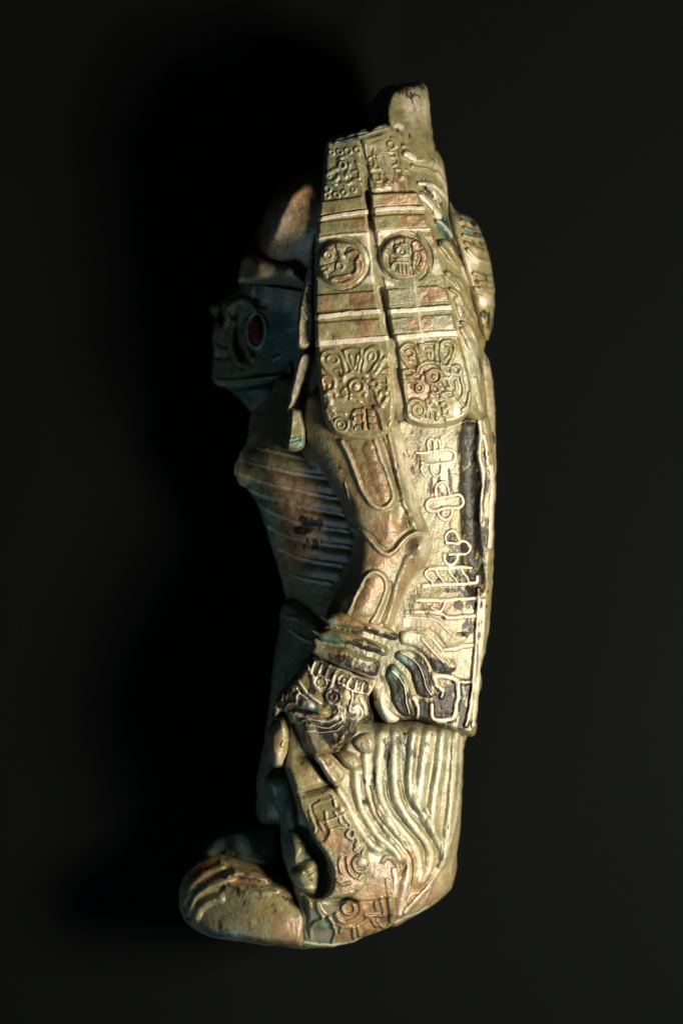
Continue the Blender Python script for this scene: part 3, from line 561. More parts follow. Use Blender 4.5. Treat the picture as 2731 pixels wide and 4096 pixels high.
bar(front_flap, A(186, 1130, 560, 1076, 583, 1215, 172, 1268), zc1, [ST(A(300, 1200), 60, 30, 'b', .4), ST(A(450, 1110), 60, 14, 't', .5)])
bar(front_flap, A(166, 1318, 590, 1268, 608, 1392, 156, 1448), zc1, [ST(A(550, 1330), 28, 34, 'b', 1.3), ST(A(300, 1350), 60, 14, 't', .6)])
bar(front_flap, B(192, 872, 620, 840, 935, 815, 1005, 1035, 700, 1060, 192, 1098), zc1, [ST(B(310, 980), 13, 42, 'b', 1.4), ST(B(800, 930), 46, 50, 'b', 1), ST(B(660, 950), 12, 40, 'b', 1.5)])
bar(front_flap, B(197, 1222, 650, 1184, 1005, 1165, 1075, 1402, 600, 1440, 204, 1468), zc1, [ST(B(760, 1220), 32, 14, 'b', 1.3), ST(B(840, 1280), 30, 60, 'b', 1), ST(B(260, 1300), 30, 50, 'b', .5)])
bar(rear_flap, A(625, 1068, 850, 1052, 1050, 1046, 1095, 1172, 860, 1188, 640, 1206), zc2, [ST(A(900, 1110), 75, 40, 'b', 1.0)])
bar(rear_flap, A(638, 1264, 880, 1246, 1118, 1240, 1158, 1375, 880, 1398, 664, 1420), zc2, [ST(A(1010, 1310), 50, 34, 'b', 1.1), ST(A(760, 1330), 50, 14, 't', .5)])
bar(rear_flap, U(1541, 1156, 1640, 1145, 1745, 1138, 1786, 1154, 1799, 1211, 1696, 1218, 1547, 1232), zc2, [ST(U(1740, 1175), 60, 34, 'b', 1.2), ST(U(1600, 1190), 30, 24, 't', .3), ST(U(1700, 1195), 26, 24, 'b', .8)])
bar(rear_flap, U(1556, 1272, 1700, 1257, 1808, 1252, 1826, 1322, 1700, 1334, 1566, 1347), zc2, [ST(U(1680, 1290), 50, 30, 'b', 1.3), ST(U(1790, 1320), 36, 14, 'p', .5), ST(U(1600, 1290), 26, 20, 't', .3)])
carve('medallion', circ(B(520, 490), 99, 94, 26), [(1366, 1000, 946), (1300, 1056, 936), (1420, 1056, 950), (1366, 1110, 946)], z0=890, R=16, step=1.8, floor=850, parent=front_flap, zref=920, wob=.7,
      feats=[RING(B(355, 385), 17, 7, 10), BU(B(350, 380), 8, 8, 5), GR(B(435, 260, 448, 340, 475, 420), 6, 7), GR(B(475, 420, 400, 470, 320, 495), 6, 7), GR(B(560, 360, 580, 300, 620, 270, 680, 290, 740, 350), 6, 10), R_(B(490, 300, 510, 370, 530, 400), 9, 8),
             RING(B(500, 520), 15, 6, 10), GR(B(440, 480, 430, 560, 380, 600, 350, 650), 5, 9), R_(B(280, 540, 340, 520, 360, 570, 300, 600, 340, 640), 7, 9), R_(B(720, 440, 700, 470, 715, 560, 680, 620, 560, 650, 440, 670, 390, 700), 8, 12),
             R_(B(590, 380, 640, 350, 700, 340, 750, 370, 740, 430), 8, 10), GR(B(640, 640, 560, 690, 470, 715), 10, 9), R_(B(300, 290, 360, 250), 7, 5), R_(B(470, 240, 460, 300), 6, 6)],
      stains_and_light=[ST(B(700, 600), 18, 70, 'b', 1.2, 25), ST(B(540, 690), 60, 12, 'b', .9, -14), ST(B(680, 370), 26, 24, 'b', .8), ST(B(550, 210), 60, 14, 'b', .7), ST(B(350, 250), 26, 20, 't', .4)])
carve('medallion', circ(B(1300, 420), 100, 93, 26), [(1614, 980, 945), (1550, 1034, 945), (1680, 1034, 932), (1614, 1090, 945)], z0=885, R=16, step=1.8, floor=850, parent=rear_flap, zref=920, wob=.7,
      feats=[RING(B(1270, 335), 20, 8, 11, ry=19), BU(B(1270, 335), 9, 9, 7), GR(B(1165, 300, 1180, 250, 1240, 240), 6, 9), R_(B(1170, 300, 1190, 260, 1260, 245, 1340, 250, 1380, 300, 1375, 370, 1340, 385), 6, 8), R_(B(1220, 430, 1360, 430, 1370, 470, 1220, 470, 1170, 490, 1150, 530), 7, 9),
             GR(B(1390, 260, 1385, 400, 1390, 560, 1410, 610), 6, 12), RC(B(1410, 240, 1460, 210, 1530, 230, 1560, 300, 1500, 350, 1430, 330), 7, 9), BU(B(1450, 255), 7, 7, 6), BU(B(1520, 275), 7, 7, 6),
             R_(B(1440, 380, 1420, 480, 1440, 560, 1480, 600), 10, 9), GR(B(1490, 360, 1500, 420, 1470, 500), 7, 9), GR(B(1110, 400, 1115, 480), 6, 9), R_(B(1080, 320, 1130, 340, 1150, 380), 8, 7), GR(B(1200, 520, 1190, 580), 5, 8)]
      + [R_(B(x, 510, x+8, 600), 5, 9) for x in (1240, 1290, 1340, 1380)] + [R_(C(20, 760, 60, 780, 70, 850), 7, 8)],
      stains_and_light=[ST(B(1380, 190), 60, 20, 'b', .8), ST(B(1300, 250), 60, 60, 't', .35), ST(B(1130, 560), 50, 60, 't', .3), ST(C(300, 1050), 40, 60, 'b', 1), ST(B(1300, 640), 70, 16, 'b', .6), ST(B(1420, 200), 60, 20, 'd', .25), ST(C(200, 900), 26, 30, 'b', .7)])
carve('headdress_brim', np.vstack([A(270, 600, 290, 570, 340, 540, 390, 530, 400, 505, 470, 495, 580, 472, 610, 490, 660, 450, 740, 425, 810, 450, 830, 480, 800, 515, 690, 545, 560, 600, 400, 635, 290, 650)]),
      [(1330, 570, 880), (1450, 540, 897), (1550, 500, 888)], z0=760, R=20, blur=5, step=2.2, floor=650, base=(0, .2, 0, .6), rough=2.0, feats=[R_(A(290, 625, 400, 612, 560, 570, 690, 530, 790, 500), 9, 14, col='b'), GR(A(400, 540, 600, 500, 650, 480), 6, 8)],
      stains_and_light=[ST(A(560, 570), 100, 12, 'b', .7, -14)])

# ------------------------------------------------------------------ cape on the back with its glyph column
gl = [(G(430, 400, 425, 270, 480, 220, 515, 290, 520, 430), 6), (G(520, 300, 560, 230, 595, 260, 610, 390), 6), (G(640, 400, 645, 270, 630, 200), 6), (G(250, 440, 400, 440, 560, 410, 700, 388, 790, 400, 845, 450, 850, 520, 810, 580, 650, 600, 480, 625, 330, 600), 7),
      (G(470, 640, 480, 740, 540, 805, 610, 780, 640, 700, 640, 620), 6), (G(400, 630, 340, 640, 320, 690, 345, 750, 390, 805), 5), (G(545, 1130, 545, 1020, 570, 940, 630, 895, 700, 910, 740, 990, 765, 1105), 7),
      (G(580, 1340, 605, 1420, 680, 1485, 760, 1450, 805, 1390, 800, 1320), 7), (H(712, 480, 705, 380, 740, 310, 800, 285, 865, 320, 900, 390, 930, 450), 7), (H(720, 470, 800, 475, 880, 490, 945, 455, 1030, 460, 1090, 530, 1080, 600, 1020, 645, 900, 650, 760, 655), 8),
      (H(680, 660, 690, 740, 760, 820, 830, 790, 885, 720, 870, 655), 7), (H(440, 875, 600, 865, 800, 870, 950, 850, 1110, 862), 9), (H(560, 885, 440, 885, 380, 940, 410, 1010, 475, 1070, 490, 1130), 6), (H(550, 900, 590, 980, 650, 1050, 672, 1120), 6),
      (H(745, 880, 780, 960, 840, 1020, 882, 1095), 6), (H(950, 870, 980, 950, 1040, 1000, 1062, 1080), 7), (H(360, 1145, 600, 1120, 900, 1115, 1060, 1108, 1190, 1092, 1200, 1000), 10), (H(250, 1365, 450, 1365, 700, 1370, 900, 1350, 1225, 1340), 9),
      (H(470, 1480, 600, 1540, 650, 1500, 700, 1380), 6)]
cf = [R_(p_, w_, 12, col='p', cv=1.15) for p_, w_ in gl]
cf = [dict(f, w=f['w']*.88, a=7.5) for f in cf]
cf += [RC(G(425, 1190, 600, 1145, 800, 1110, 900, 1088, 960, 1130, 985, 1210, 960, 1275, 900, 1302, 700, 1305, 500, 1352, 430, 1325, 405, 1250), 8, 13, col='p', cv=1.35),
       R_(G(1230, -60, 1235, 150, 1225, 350, 1220, 490, 1265, 620, 1290, 800, 1290, 950, 1260, 1200, 1260, 1500), 10, 20, col='p', cv=1.0), R_(G(1310, 180, 1340, 350, 1355, 520, 1370, 680), 8, 12, col='p', cv=1.0), 
       R_(G(1420, 660, 1450, 850, 1440, 1200, 1430, 1500, 1410, 1900), 11, 16, col='p', cv=1.0),
       R_(H(1225, 1200, 1215, 1350, 1190, 1560), 9, 18, col='p', cv=1.0), R_(J(1455, 0, 1425, 370, 1412, 600, 1380, 950, 1360, 1200, 1310, 1500, 1290, 1560), 9, 20, col='p', cv=1.0), R_(J(1510, 0, 1490, 400, 1470, 800, 1430, 1100, 1390, 1560), 10, 16, col='p', cv=1.0),
       GR(G(1080, 100, 1070, 600, 1080, 1200, 1090, 1600, 1130, 2200, 1180, 2500), 44, 26, mx=False),
       R_(J(540, 145, 700, 140, 830, 140, 960, 165, 1080, 215, 1200, 205, 1410, 195), 8, 9, col='p', cv=.7), R_(J(1010, 610, 1150, 600, 1250, 570, 1400, 560), 9, 10, col='p', cv=.8), R_(J(870, 930, 1060, 950, 1200, 1010, 1370, 1020), 15, 11, col='p', cv=1),
       R_(J(1190, 1040, 1185, 1200, 1150, 1400, 1100, 1480, 900, 1480, 865, 1430, 855, 1300), 15, 11, col='p', cv=1.1), BU(J(900, 1010), 14, 30, 16, -20, col='p'), R_(J(870, 950, 920, 1060, 1000, 1130, 980, 1200), 12, 12, col='p', cv=1), R_(J(640, 1220, 690, 1330, 680, 1480), 15, 11, col='p', cv=1.0)]
cape = carve('cape', V(905, 960, 960, 950, 1085, 955, 1118, 950, 1130, 985, 1137, 1040, 1136, 1120, 1134, 1200, 1133, 1280, 1129, 1350, 1121, 1440, 1109, 1500, 1103, 1545, 1108, 1560, 1108, 1578, 1101, 1600, 1098, 1640, 1090, 1692, 1060, 1688, 1005, 1672, 960, 1655,
      900, 1650, 850, 1600, 850, 1450, 900, 1200), [(1650, 1750, 815), (1780, 1750, 800), (1880, 1750, 780), (1960, 1750, 740), (1700, 2100, 810), (1800, 2100, 790), (1880, 2100, 760), (1950, 2100, 740), (1650, 2450, 830), (1800, 2450, 815), (1920, 2450, 770),
      (1600, 2800, 830), (1780, 2800, 810), (1880, 2800, 780)], z0=600, R=30, power=2.4, blur=6, floor=420, step=1.9, feats=cf, base=(.22, .16, .06, .08),
      stains_and_light=[ST(G(640, 700), 64, 190, 'p', .6), ST(G(960, 800), 50, 260, 'd', .42), ST(H(800, 300), 60, 120, 'd', .3), ST(J(1150, 700), 90, 60, 'p', .3), ST(G(500, 100), 100, 26, 't', .3), ST(G(400, 80), 90, 14, 'd', .2), ST(G(1060, 200), 34, 80, 'd', 1.0), ST(G(1050, 500), 36, 100, 'd', 1.2), ST(G(1060, 900), 44, 130, 'd', 1.4), ST(G(1100, 1300), 46, 130, 'd', 1.4),
              ST(G(1330, 950), 22, 60, 'd', .7), ST(G(1310, 500), 18, 40, 'd', .6), ST(G(1330, 1150), 18, 30, 'd', .6), ST(G(1150, 100), 26, 60, 'd', .75), ST(G(1290, 1400), 20, 40, 'd', .5),
              ST(H(1090, 150), 40, 110, 'd', 1.4), ST(H(1130, 500), 46, 120, 'd', 1.5), ST(H(1130, 850), 40, 90, 'd', 1.4), ST(H(1010, 760), 40, 30, 'd', 1.2), ST(H(780, 720), 22, 16, 'd', 1.0), ST(H(980, 550), 26, 16, 'd', .9), ST(H(830, 560), 26, 16, 'd', .5), ST(H(880, 1000), 24, 24, 'd', 1.1),
              ST(H(1100, 1000), 26, 26, 'd', 1.4), ST(H(740, 1000), 18, 20, 'd', .6), ST(H(580, 1040), 14, 14, 'd', .7), ST(H(1100, 1230), 50, 24, 'd', 1.0, 0), ST(H(900, 1210), 90, 14, 'd', .6), ST(H(1080, 1450), 70, 20, 'd', .8), ST(H(1290, 1000), 12, 50, 'd', .6),
              ST(G(900, 1500), 30, 80, 'd', .5), ST(G(720, 1400), 40, 20, 'b', .7), ST(H(600, 1450), 70, 20, 'b', 1), ST(H(800, 1500), 60, 30, 'b', .8), ST(J(1320, 330), 40, 30, 'd', .5), ST(J(1250, 800), 50, 50, 'b', .5), ST(J(960, 1080), 60, 30, 'd', .45),
              ST(J(1000, 1300), 60, 80, 'd', 1.5), ST(J(1270, 1300), 30, 100, 'd', 1.3, 8), ST(J(800, 1450), 60, 70, 'd', 1.4), ST(J(1180, 1530), 80, 26, 'd', 1.3), ST(J(1130, 60), 120, 40, 'b', .5), ST(J(1290, 1080), 20, 16, 'p', .3), ST(J(1050, 1010), 50, 10, 'd', .5)])
PLK = dict(z0=790, R=22, step=2.0, floor=740, parent=cape, blur=5)
carve('plume', J(470, 150, 700, 147, 900, 175, 1050, 250, 1170, 380, 1330, 400, 1300, 520, 1180, 588, 1020, 598, 940, 480, 820, 410, 650, 380, 470, 380), [(1650, 2500, 834), (1800, 2540, 828)],
      feats=[R_(J(530, 212, 850, 232, 960, 285, 1085, 410), 4, 7, col='p'), R_(J(920, 182, 1040, 272, 1165, 410), 4, 7, col='p')], stains_and_light=[ST(J(930, 370), 40, 18, 'b', 1.1, 20), ST(J(1280, 440), 20, 12, 'd', .5), ST(J(560, 260), 20, 40, 'p', .9)], base=(0, 0, .4, 0), **PLK)
carve('plume', J(450, 372, 700, 367, 830, 402, 940, 482, 1020, 590, 1060, 700, 1180, 800, 1185, 860, 1110, 925, 1010, 945, 880, 915, 820, 800, 740, 690, 620, 610, 450, 560), [(1620, 2550, 850), (1790, 2680, 836)],
      feats=[R_(J(590, 370, 800, 412, 950, 560, 1010, 660, 1075, 755), 5, 8, col='p'), R_(J(740, 485, 830, 590, 930, 700, 1010, 775), 5, 8, col='p'), R_(J(820, 430, 900, 520, 960, 600), 4, 6, col='p')],
      stains_and_light=[ST(J(820, 660), 30, 40, 'b', .8, -30), ST(J(950, 850), 60, 26, 'd', 1.1, 30), ST(J(1060, 880), 30, 14, 'd', 1.0), ST(J(600, 450), 26, 40, 'p', .8)], base=(.1, 0, .3, 0), **PLK)
carve('plume', J(400, 630, 560, 602, 700, 655, 790, 735, 850, 865, 862, 1010, 930, 1120, 945, 1190, 860, 1245, 760, 1245, 665, 1190, 620, 1050, 560, 900, 460, 800, 380, 750), [(1600, 2620, 855), (1720, 2780, 838)],
      feats=[R_(J(470, 650, 600, 722, 700, 820, 760, 960, 790, 1080, 850, 1185), 5, 9, col='p'), R_(J(790, 742, 840, 860, 855, 1030, 935, 1170), 4, 8, col='p')],
      stains_and_light=[ST(J(700, 700), 50, 20, 't', 1, 30), ST(J(520, 760), 50, 30, 't', .9), ST(J(680, 1000), 50, 90, 'd', 1.0, -15), ST(J(820, 1050), 26, 80, 'd', 1.2, -10), ST(J(800, 1200), 50, 20, 'd', 1.2), ST(J(550, 650), 40, 12, 'p', .8, 30)], base=(0, 0, .1, .2), **PLK)
carve('plume', J(330, 800, 400, 780, 470, 845, 560, 945, 615, 1080, 640, 1180, 600, 1260, 640, 1390, 655, 1440, 600, 1472, 500, 1470, 420, 1420, 350, 1280, 330, 1120, 270, 1000, 280, 900), [(1580, 2690, 860), (1620, 2820, 845)],
      feats=[R_(J(370, 890, 470, 990, 530, 1100, 548, 1280, 590, 1430), 5, 9, col='p'), R_(J(540, 920, 600, 1020, 632, 1140), 4, 8, col='p'), R_(J(600, 1300, 640, 1400), 4, 8, col='p')],
      stains_and_light=[ST(J(400, 1000), 40, 60, 't', 1), ST(J(440, 1200), 50, 70, 'd', .9), ST(J(480, 1380), 50, 40, 'd', 1.4), ST(J(480, 830), 40, 30, 't', .7), ST(J(590, 1350), 16, 30, 'd', .8)], base=(0, 0, 0, .4), **PLK)
carve('hip', J(270, 990, 190, 1040, 145, 1180, 145, 1320, 210, 1440, 290, 1540, 400, 1540, 480, 1480, 420, 1420, 350, 1290, 340, 1120), [(1530, 2800, 845)], z0=760, R=34, blur=10, step=2.2, floor=700, base=(0, 0, .95, 0),
      feats=[BU(J(240, 1320), 18, 40, 14, -20)], stains_and_light=[ST(J(240, 1150), 22, 30, 'b', .8)])

# ------------------------------------------------------------------ arm
af = [R_(X3(520, 95, 572, 200, 615, 320, 652, 400, 700, 458, 745, 474, 790, 455, 815, 410, 808, 360, 780, 270, 740, 170, 715, 85), 15, 16, col='p', cv=.45), PL(X3(540, 95, 590, 200, 635, 320, 670, 395, 710, 440, 745, 456, 780, 440, 800, 405, 790, 360, 765, 270, 725, 170, 700, 85), 30, 5),
      GR(X3(745, 75, 775, 170, 805, 260, 835, 360, 850, 420), 14, 14), R_(X3(790, 45, 815, 150, 840, 270, 862, 360, 875, 440, 905, 500), 15, 16, col='p', cv=.35),
      R_(X3(560, 590, 620, 608, 680, 650, 730, 708, 780, 735, 830, 703, 880, 648, 930, 615, 980, 615, 1035, 632), 14, 17, col='p', cv=.45), GR(X3(630, 595, 690, 632, 740, 690, 780, 710, 820, 690, 865, 635, 920, 595), 12, 9),
      R_(X3(560, 1065, 605, 965, 650, 875, 690, 838, 735, 842, 770, 880, 778, 925, 750, 1010, 715, 1095, 695, 1120), 14, 15, col='p', cv=.45), PL(X3(590, 1065, 630, 965, 670, 885, 695, 858, 730, 860, 755, 885, 762, 925, 735, 1005, 700, 1085), 26, 5),
      GR(X3(590, 1035, 640, 920, 665, 880), 6, 12), GR(X3(795, 900, 790, 960, 760, 1050, 730, 1120), 12, 12), R_(X3(900, 760, 860, 860, 830, 960, 800, 1080, 780, 1130), 20, 13, col='p', cv=.2),
      BU(X3(965, 690), 36, 50, 40, 20), BU(X3(935, 550), 34, 38, 34), R_(X3(700, 130, 760, 300, 800, 420), 46, 14, mx=False), BU(X3(800, 520), 18, 34, 13), BU(X3(850, 560), 30, 50, -12), BU(X3(610, 680), 50, 40, 16), BU(X3(570, 540), 34, 40, 12), GR(X3(530, 330, 545, 390, 552, 470), 3.5, 13), R_(X3(535, 330, 555, 400, 562, 470), 4, 5), GR(X3(900, 545, 905, 575), 4, 8)]
carve('arm', V(712, 905, 700, 940, 700, 985, 710, 1022, 730, 1065, 752, 1105, 772, 1142, 788, 1165, 794, 1190, 803, 1212, 812, 1232, 812, 1262, 804, 1300, 788, 1335, 768, 1372, 752, 1405, 742, 1450, 760, 1490, 880, 1500, 915, 1460, 926, 1425,
      948, 1365, 965, 1325, 985, 1295, 996, 1262, 993, 1232, 984, 1205, 974, 1175, 962, 1120, 951, 1075, 940, 1020, 930, 975, 890, 930, 800, 900),
      [(1260, 1650, 810), (1450, 1750, 900), (1600, 1750, 850), (1330, 1850, 860), (1500, 1900, 920), (1600, 1900, 870), (1400, 2050, 890), (1540, 2050, 935), (1640, 2080, 880), (1450, 2180, 900), (1560, 2200, 925), (1680, 2200, 900),
       (1380, 2300, 880), (1500, 2330, 930), (1600, 2320, 880), (1340, 2450, 870), (1450, 2450, 920), (1560, 2450, 860)], z0=752, R=64, blur=18, step=2.0, floor=600, feats=af, base=(.48, 0, .14, 0),
      stains_and_light=[ST(X3(700, 300), 90, 200, 'b', .6, -20), ST(X3(780, 600), 90, 80, 'b', .8, 0), ST(X3(760, 760), 110, 60, 'b', .7), ST(X3(700, 950), 60, 120, 'b', .7, 20), ST(X3(880, 900), 30, 130, 'b', .6, 25), ST(X3(440, 170), 26, 120, 't', .6, -22), ST(X3(430, 100), 20, 40, 't', .7),
              ST(X3(570, 570), 20, 14, 't', 1), ST(X3(880, 200), 34, 190, 'p', .5, -14), ST(X3(610, 760), 50, 60, 't', .25), ST(X3(510, 950), 26, 90, 't', .45, 30), ST(X3(960, 580), 40, 40, 'b', .35), ST(X3(540, 330), 16, 90, 'd', .3, -20), ST(X3(920, 1000), 40, 120, 'p', .6, 20), ST(X3(1000, 680), 30, 70, 'p', .5, 15), ST(X3(930, 420), 26, 120, 'p', .5, -14)])

# ------------------------------------------------------------------ cuff, gauntlet and hand
carve('wrist', I(720, 330, 900, 230, 1200, 260, 1560, 380, 1620, 500, 1520, 720, 1440, 960, 1200, 930, 900, 800, 660, 650), [(1300, 2520, 872), (1420, 2570, 896), (1520, 2600, 872)], z0=790, R=30, step=3, floor=700, base=(.2, .35, 0, .1))
ck = dict(base=(.12, .10, 0, .1), z0=848, R=26, step=2.0, floor=740, blur=6, rough=1.5)
carve('cuff_band', I(705, 205, 790, 215, 860, 175, 1000, 155, 1200, 228, 1400, 290, 1560, 350, 1690, 420, 1710, 470, 1650, 510, 1500, 480, 1300, 405, 1150, 375, 950, 340, 840, 345, 770, 275), [(1300, 2480, 905), (1450, 2500, 940), (1570, 2545, 900)],
      stains_and_light=[ST(I(1480, 430), 70, 14, 'd', 1.2, 20), ST(I(1640, 460), 30, 14, 'd', 1.3), ST(I(1150, 280), 110, 20, 'b', .8, 16), ST(I(850, 260), 26, 18, 't', .7), ST(I(1450, 340), 60, 8, 'p', .6, 20)], **ck)
carve('cuff_band', I(600, 372, 700, 400, 830, 345, 1000, 372, 1200, 432, 1400, 505, 1550, 570, 1600, 640, 1560, 705, 1490, 700, 1300, 645, 1100, 568, 900, 556, 740, 520, 680, 460), [(1280, 2530, 905), (1420, 2560, 940), (1540, 2610, 905)],
      stains_and_light=[ST(I(1350, 600), 80, 22, 'd', 1.5, 20), ST(I(1120, 540), 50, 16, 'd', .8, 20), ST(I(1500, 640), 30, 16, 'd', 1.5), ST(I(950, 430), 60, 12, 'b', .9, 14), ST(I(880, 490), 60, 22, 't', .9), ST(I(1250, 420), 90, 9, 'p', .7, 18)], **ck)
carve('cuff_band', I(640, 480, 760, 525, 900, 570, 1060, 590, 1250, 680, 1400, 730, 1480, 790, 1475, 860, 1440, 950, 1385, 992, 1200, 930, 1000, 850, 850, 782, 700, 722, 595, 655, 610, 560), [(1260, 2590, 890), (1400, 2630, 938), (1490, 2680, 905)],
      stains_and_light=[ST(I(1150, 790), 100, 26, 'd', .9, 20), ST(I(1330, 900), 60, 14, 'd', .8, 20), ST(I(1440, 830), 20, 30, 'd', 1), ST(I(1000, 700), 90, 16, 'b', .8, 18), ST(I(1380, 970), 70, 8, 'p', .6, 18), ST(I(700, 620), 30, 30, 'd', .4), ST(I(850, 600), 60, 14, 't', .6)], **ck)
gf = [R_(p_, w_, a_, col='p', cv=.95) for p_, w_, a_ in [
    (I(550, 790, 590, 880, 640, 960), 6, 10), (I(650, 770, 620, 850, 610, 900), 5, 9), (I(750, 800, 720, 870, 700, 930), 6, 10), (I(850, 820, 810, 880, 790, 950), 6, 10), (I(630, 960, 640, 1020, 665, 1085), 7, 11), (I(660, 1000, 690, 940, 760, 950, 800, 990), 5, 9), (I(690, 1090, 720, 1120, 780, 1080), 8, 9),
    (I(880, 1010, 905, 930, 930, 880, 990, 865, 1060, 890, 1110, 940, 1080, 1010, 1050, 1080), 7, 12), (I(950, 1030, 960, 960, 1000, 930), 5, 9), (I(1000, 1050, 1020, 970), 5, 9), (I(830, 1000, 870, 1030, 820, 1120, 800, 1190), 6, 10), (I(880, 1020, 860, 1070), 6, 8),
    (I(950, 1020, 1050, 1080, 1150, 1130, 1330, 1175), 6, 10), (I(1180, 1010, 1160, 1110), 6, 9), (I(1260, 1040, 1240, 1120), 6, 9), (I(1330, 1070, 1370, 1110, 1340, 1170), 6, 9), (I(1130, 940, 1250, 980, 1400, 1010), 6, 8), (I(1410, 1020, 1380, 1130, 1330, 1180), 7, 9),
    (I(450, 1005, 500, 1080, 560, 1160, 640, 1230, 720, 1280), 6, 10), (I(430, 1110, 480, 1170, 560, 1220), 5, 7), (I(940, 1310, 960, 1390, 900, 1460, 800, 1500, 650, 1490, 500, 1450, 400, 1420), 8, 12), (I(980, 1430, 1010, 1480, 960, 1540), 6, 9),
    (I(1120, 1130, 1130, 1220, 1110, 1300, 1090, 1370, 1130, 1400), 6, 9), (I(1130, 1340, 1180, 1310, 1240, 1360, 1240, 1450, 1190, 1510), 6, 11), (I(1230, 1230, 1290, 1330, 1300, 1430), 8, 9),
    (K(620, 300, 660, 250, 760, 235, 900, 255, 1000, 255, 1080, 210, 1120, 180), 7, 11), (K(700, 300, 800, 305, 900, 330, 980, 340, 1060, 300, 1150, 250), 7, 10), (K(710, 380, 800, 380, 900, 395, 990, 385, 1080, 370, 1160, 310), 6, 9), (K(440, 130, 470, 60, 560, 40), 8, 9), (K(610, 300, 560, 250, 520, 160), 5, 7)]]
gf += [RING(I(893, 1205), 28, 7, 13, col='p', cv=.8), RING(I(890, 1205), 13, 5, 10, col='p', cv=.8), BU(I(1180, 1360), 22, 26, 16, col='p'), BU(I(585, 1300), 24, 18, 22, 30, col='p'), BU(I(500, 1290), 12, 16, 13), BU(I(720, 1390), 34, 16, 14, 10), BU(I(1300, 1450), 14, 30, 16, -20),
       BU(K(1290, 360), 20, 40, 16, 20), BU(K(1130, 500), 16, 36, 14, 30), GR(I(450, 1120, 560, 1220, 680, 1290, 760, 1330), 5, 9), GR(I(380, 1360, 520, 1400, 700, 1450, 850, 1440), 12, 12), R_(I(430, 1280, 430, 1200, 460, 1160), 6, 10, col='p'), RING(I(745, 1030), 18, 5, 6),
       R_(I(330, 1080, 355, 1030, 355, 980), 5, 9, col='p', cv=.5), R_(I(180, 1280, 240, 1240, 250, 1170), 5, 9, col='p', cv=.5), R_(I(180, 1460, 185, 1400, 150, 1350), 5, 9, col='p', cv=.5), BU(I(370, 1120), 14, 14, 8), BU(I(1060, 1230), 26, 40, 10)]
gaunt = carve('gauntlet', np.vstack([I(610, 690, 700, 705, 850, 775, 1000, 845, 1150, 900, 1300, 960, 1430, 1005, 1400, 1110, 1345, 1200, 1330, 1290, 1390, 1430), K(1545, 250, 1500, 312, 1420, 292, 1345, 340, 1368, 410, 1300, 470, 1200, 565, 1080, 660, 900, 700, 800, 715, 730, 620, 660, 480, 590, 330, 510, 300, 430, 150),
      I(200, 1430, 150, 1480, 110, 1400, 130, 1320, 200, 1200, 280, 1090, 380, 985, 440, 890, 540, 755)]),
      [(1150, 2780, 840), (1250, 2650, 880), (1350, 2760, 925), (1480, 2740, 905), (1120, 2850, 820), (1250, 2880, 910), (1400, 2900, 925), (1480, 2870, 880), (1300, 3000, 900)], z0=780, R=34, blur=8, step=1.9, floor=700, feats=gf, rough=1.4, base=(.05, .44, 0, .1),
      stains_and_light=[ST(I(600, 1300), 40, 30, 't', 1.2, 20), ST(I(600, 1300), 50, 34, 'd', -.9, 20), ST(I(750, 1390), 30, 16, 'd', -.6), ST(I(600, 960), 60, 40, 'd', -.5), ST(K(850, 600), 50, 60, 'd', -.8), ST(K(720, 480), 30, 40, 'b', 1), ST(K(450, 180), 30, 40, 'd', -.7), ST(I(1150, 1100), 60, 40, 'd', .6),
              ST(K(1100, 400), 110, 60, 'd', .85), ST(I(1400, 1150), 16, 40, 'd', -1), ST(I(1350, 1450), 30, 40, 'd', .8), ST(I(450, 1380), 100, 10, 'd', .9, 8), ST(K(1000, 620), 60, 24, 'b', .6), ST(I(400, 800), 90, 60, 't', .4)])
carve('feather_lobe', K(800, 700, 900, 680, 1000, 675, 1100, 755, 1180, 845, 1207, 930, 1185, 1000, 1120, 1062, 1060, 1082, 980, 985, 880, 840), [(1300, 3060, 905)], z0=855, R=22, blur=6, step=2.0, floor=740, parent=gaunt, zref=870, base=(.25, 0, .2, 0), pale_edge=.5,
      stains_and_light=[ST(K(960, 780), 26, 16, 'b', .9), ST(K(860, 780), 20, 80, 'p', .6, -38), ST(K(1140, 950), 14, 30, 'b', .5)], feats=[R_(K(850, 720, 930, 850, 1040, 1000), 9, 8, col='p', cv=.6)])
carve('feather_lobe', K(1080, 680, 1250, 635, 1345, 695, 1402, 800, 1365, 870, 1262, 892, 1200, 850, 1130, 770), [(1400, 3040, 900)], z0=840, R=24, blur=6, step=2.0, floor=740, parent=gaunt, zref=870, base=(.1, 0, .25, 0), stains_and_light=[ST(K(1210, 690), 30, 10, 'b', 1.2, -10), ST(K(1330, 820), 20, 16, 'p', .3)])
carve('feather_lobe', K(1300, 520, 1430, 415, 1540, 455, 1572, 560, 1545, 650, 1470, 685, 1380, 645), [(1460, 2980, 890)], z0=855, R=22, blur=6, step=2.0, floor=740, parent=gaunt, zref=870, base=(.1, 0, .3, 0), stains_and_light=[ST(K(1440, 510), 20, 18, 'b', .9)])
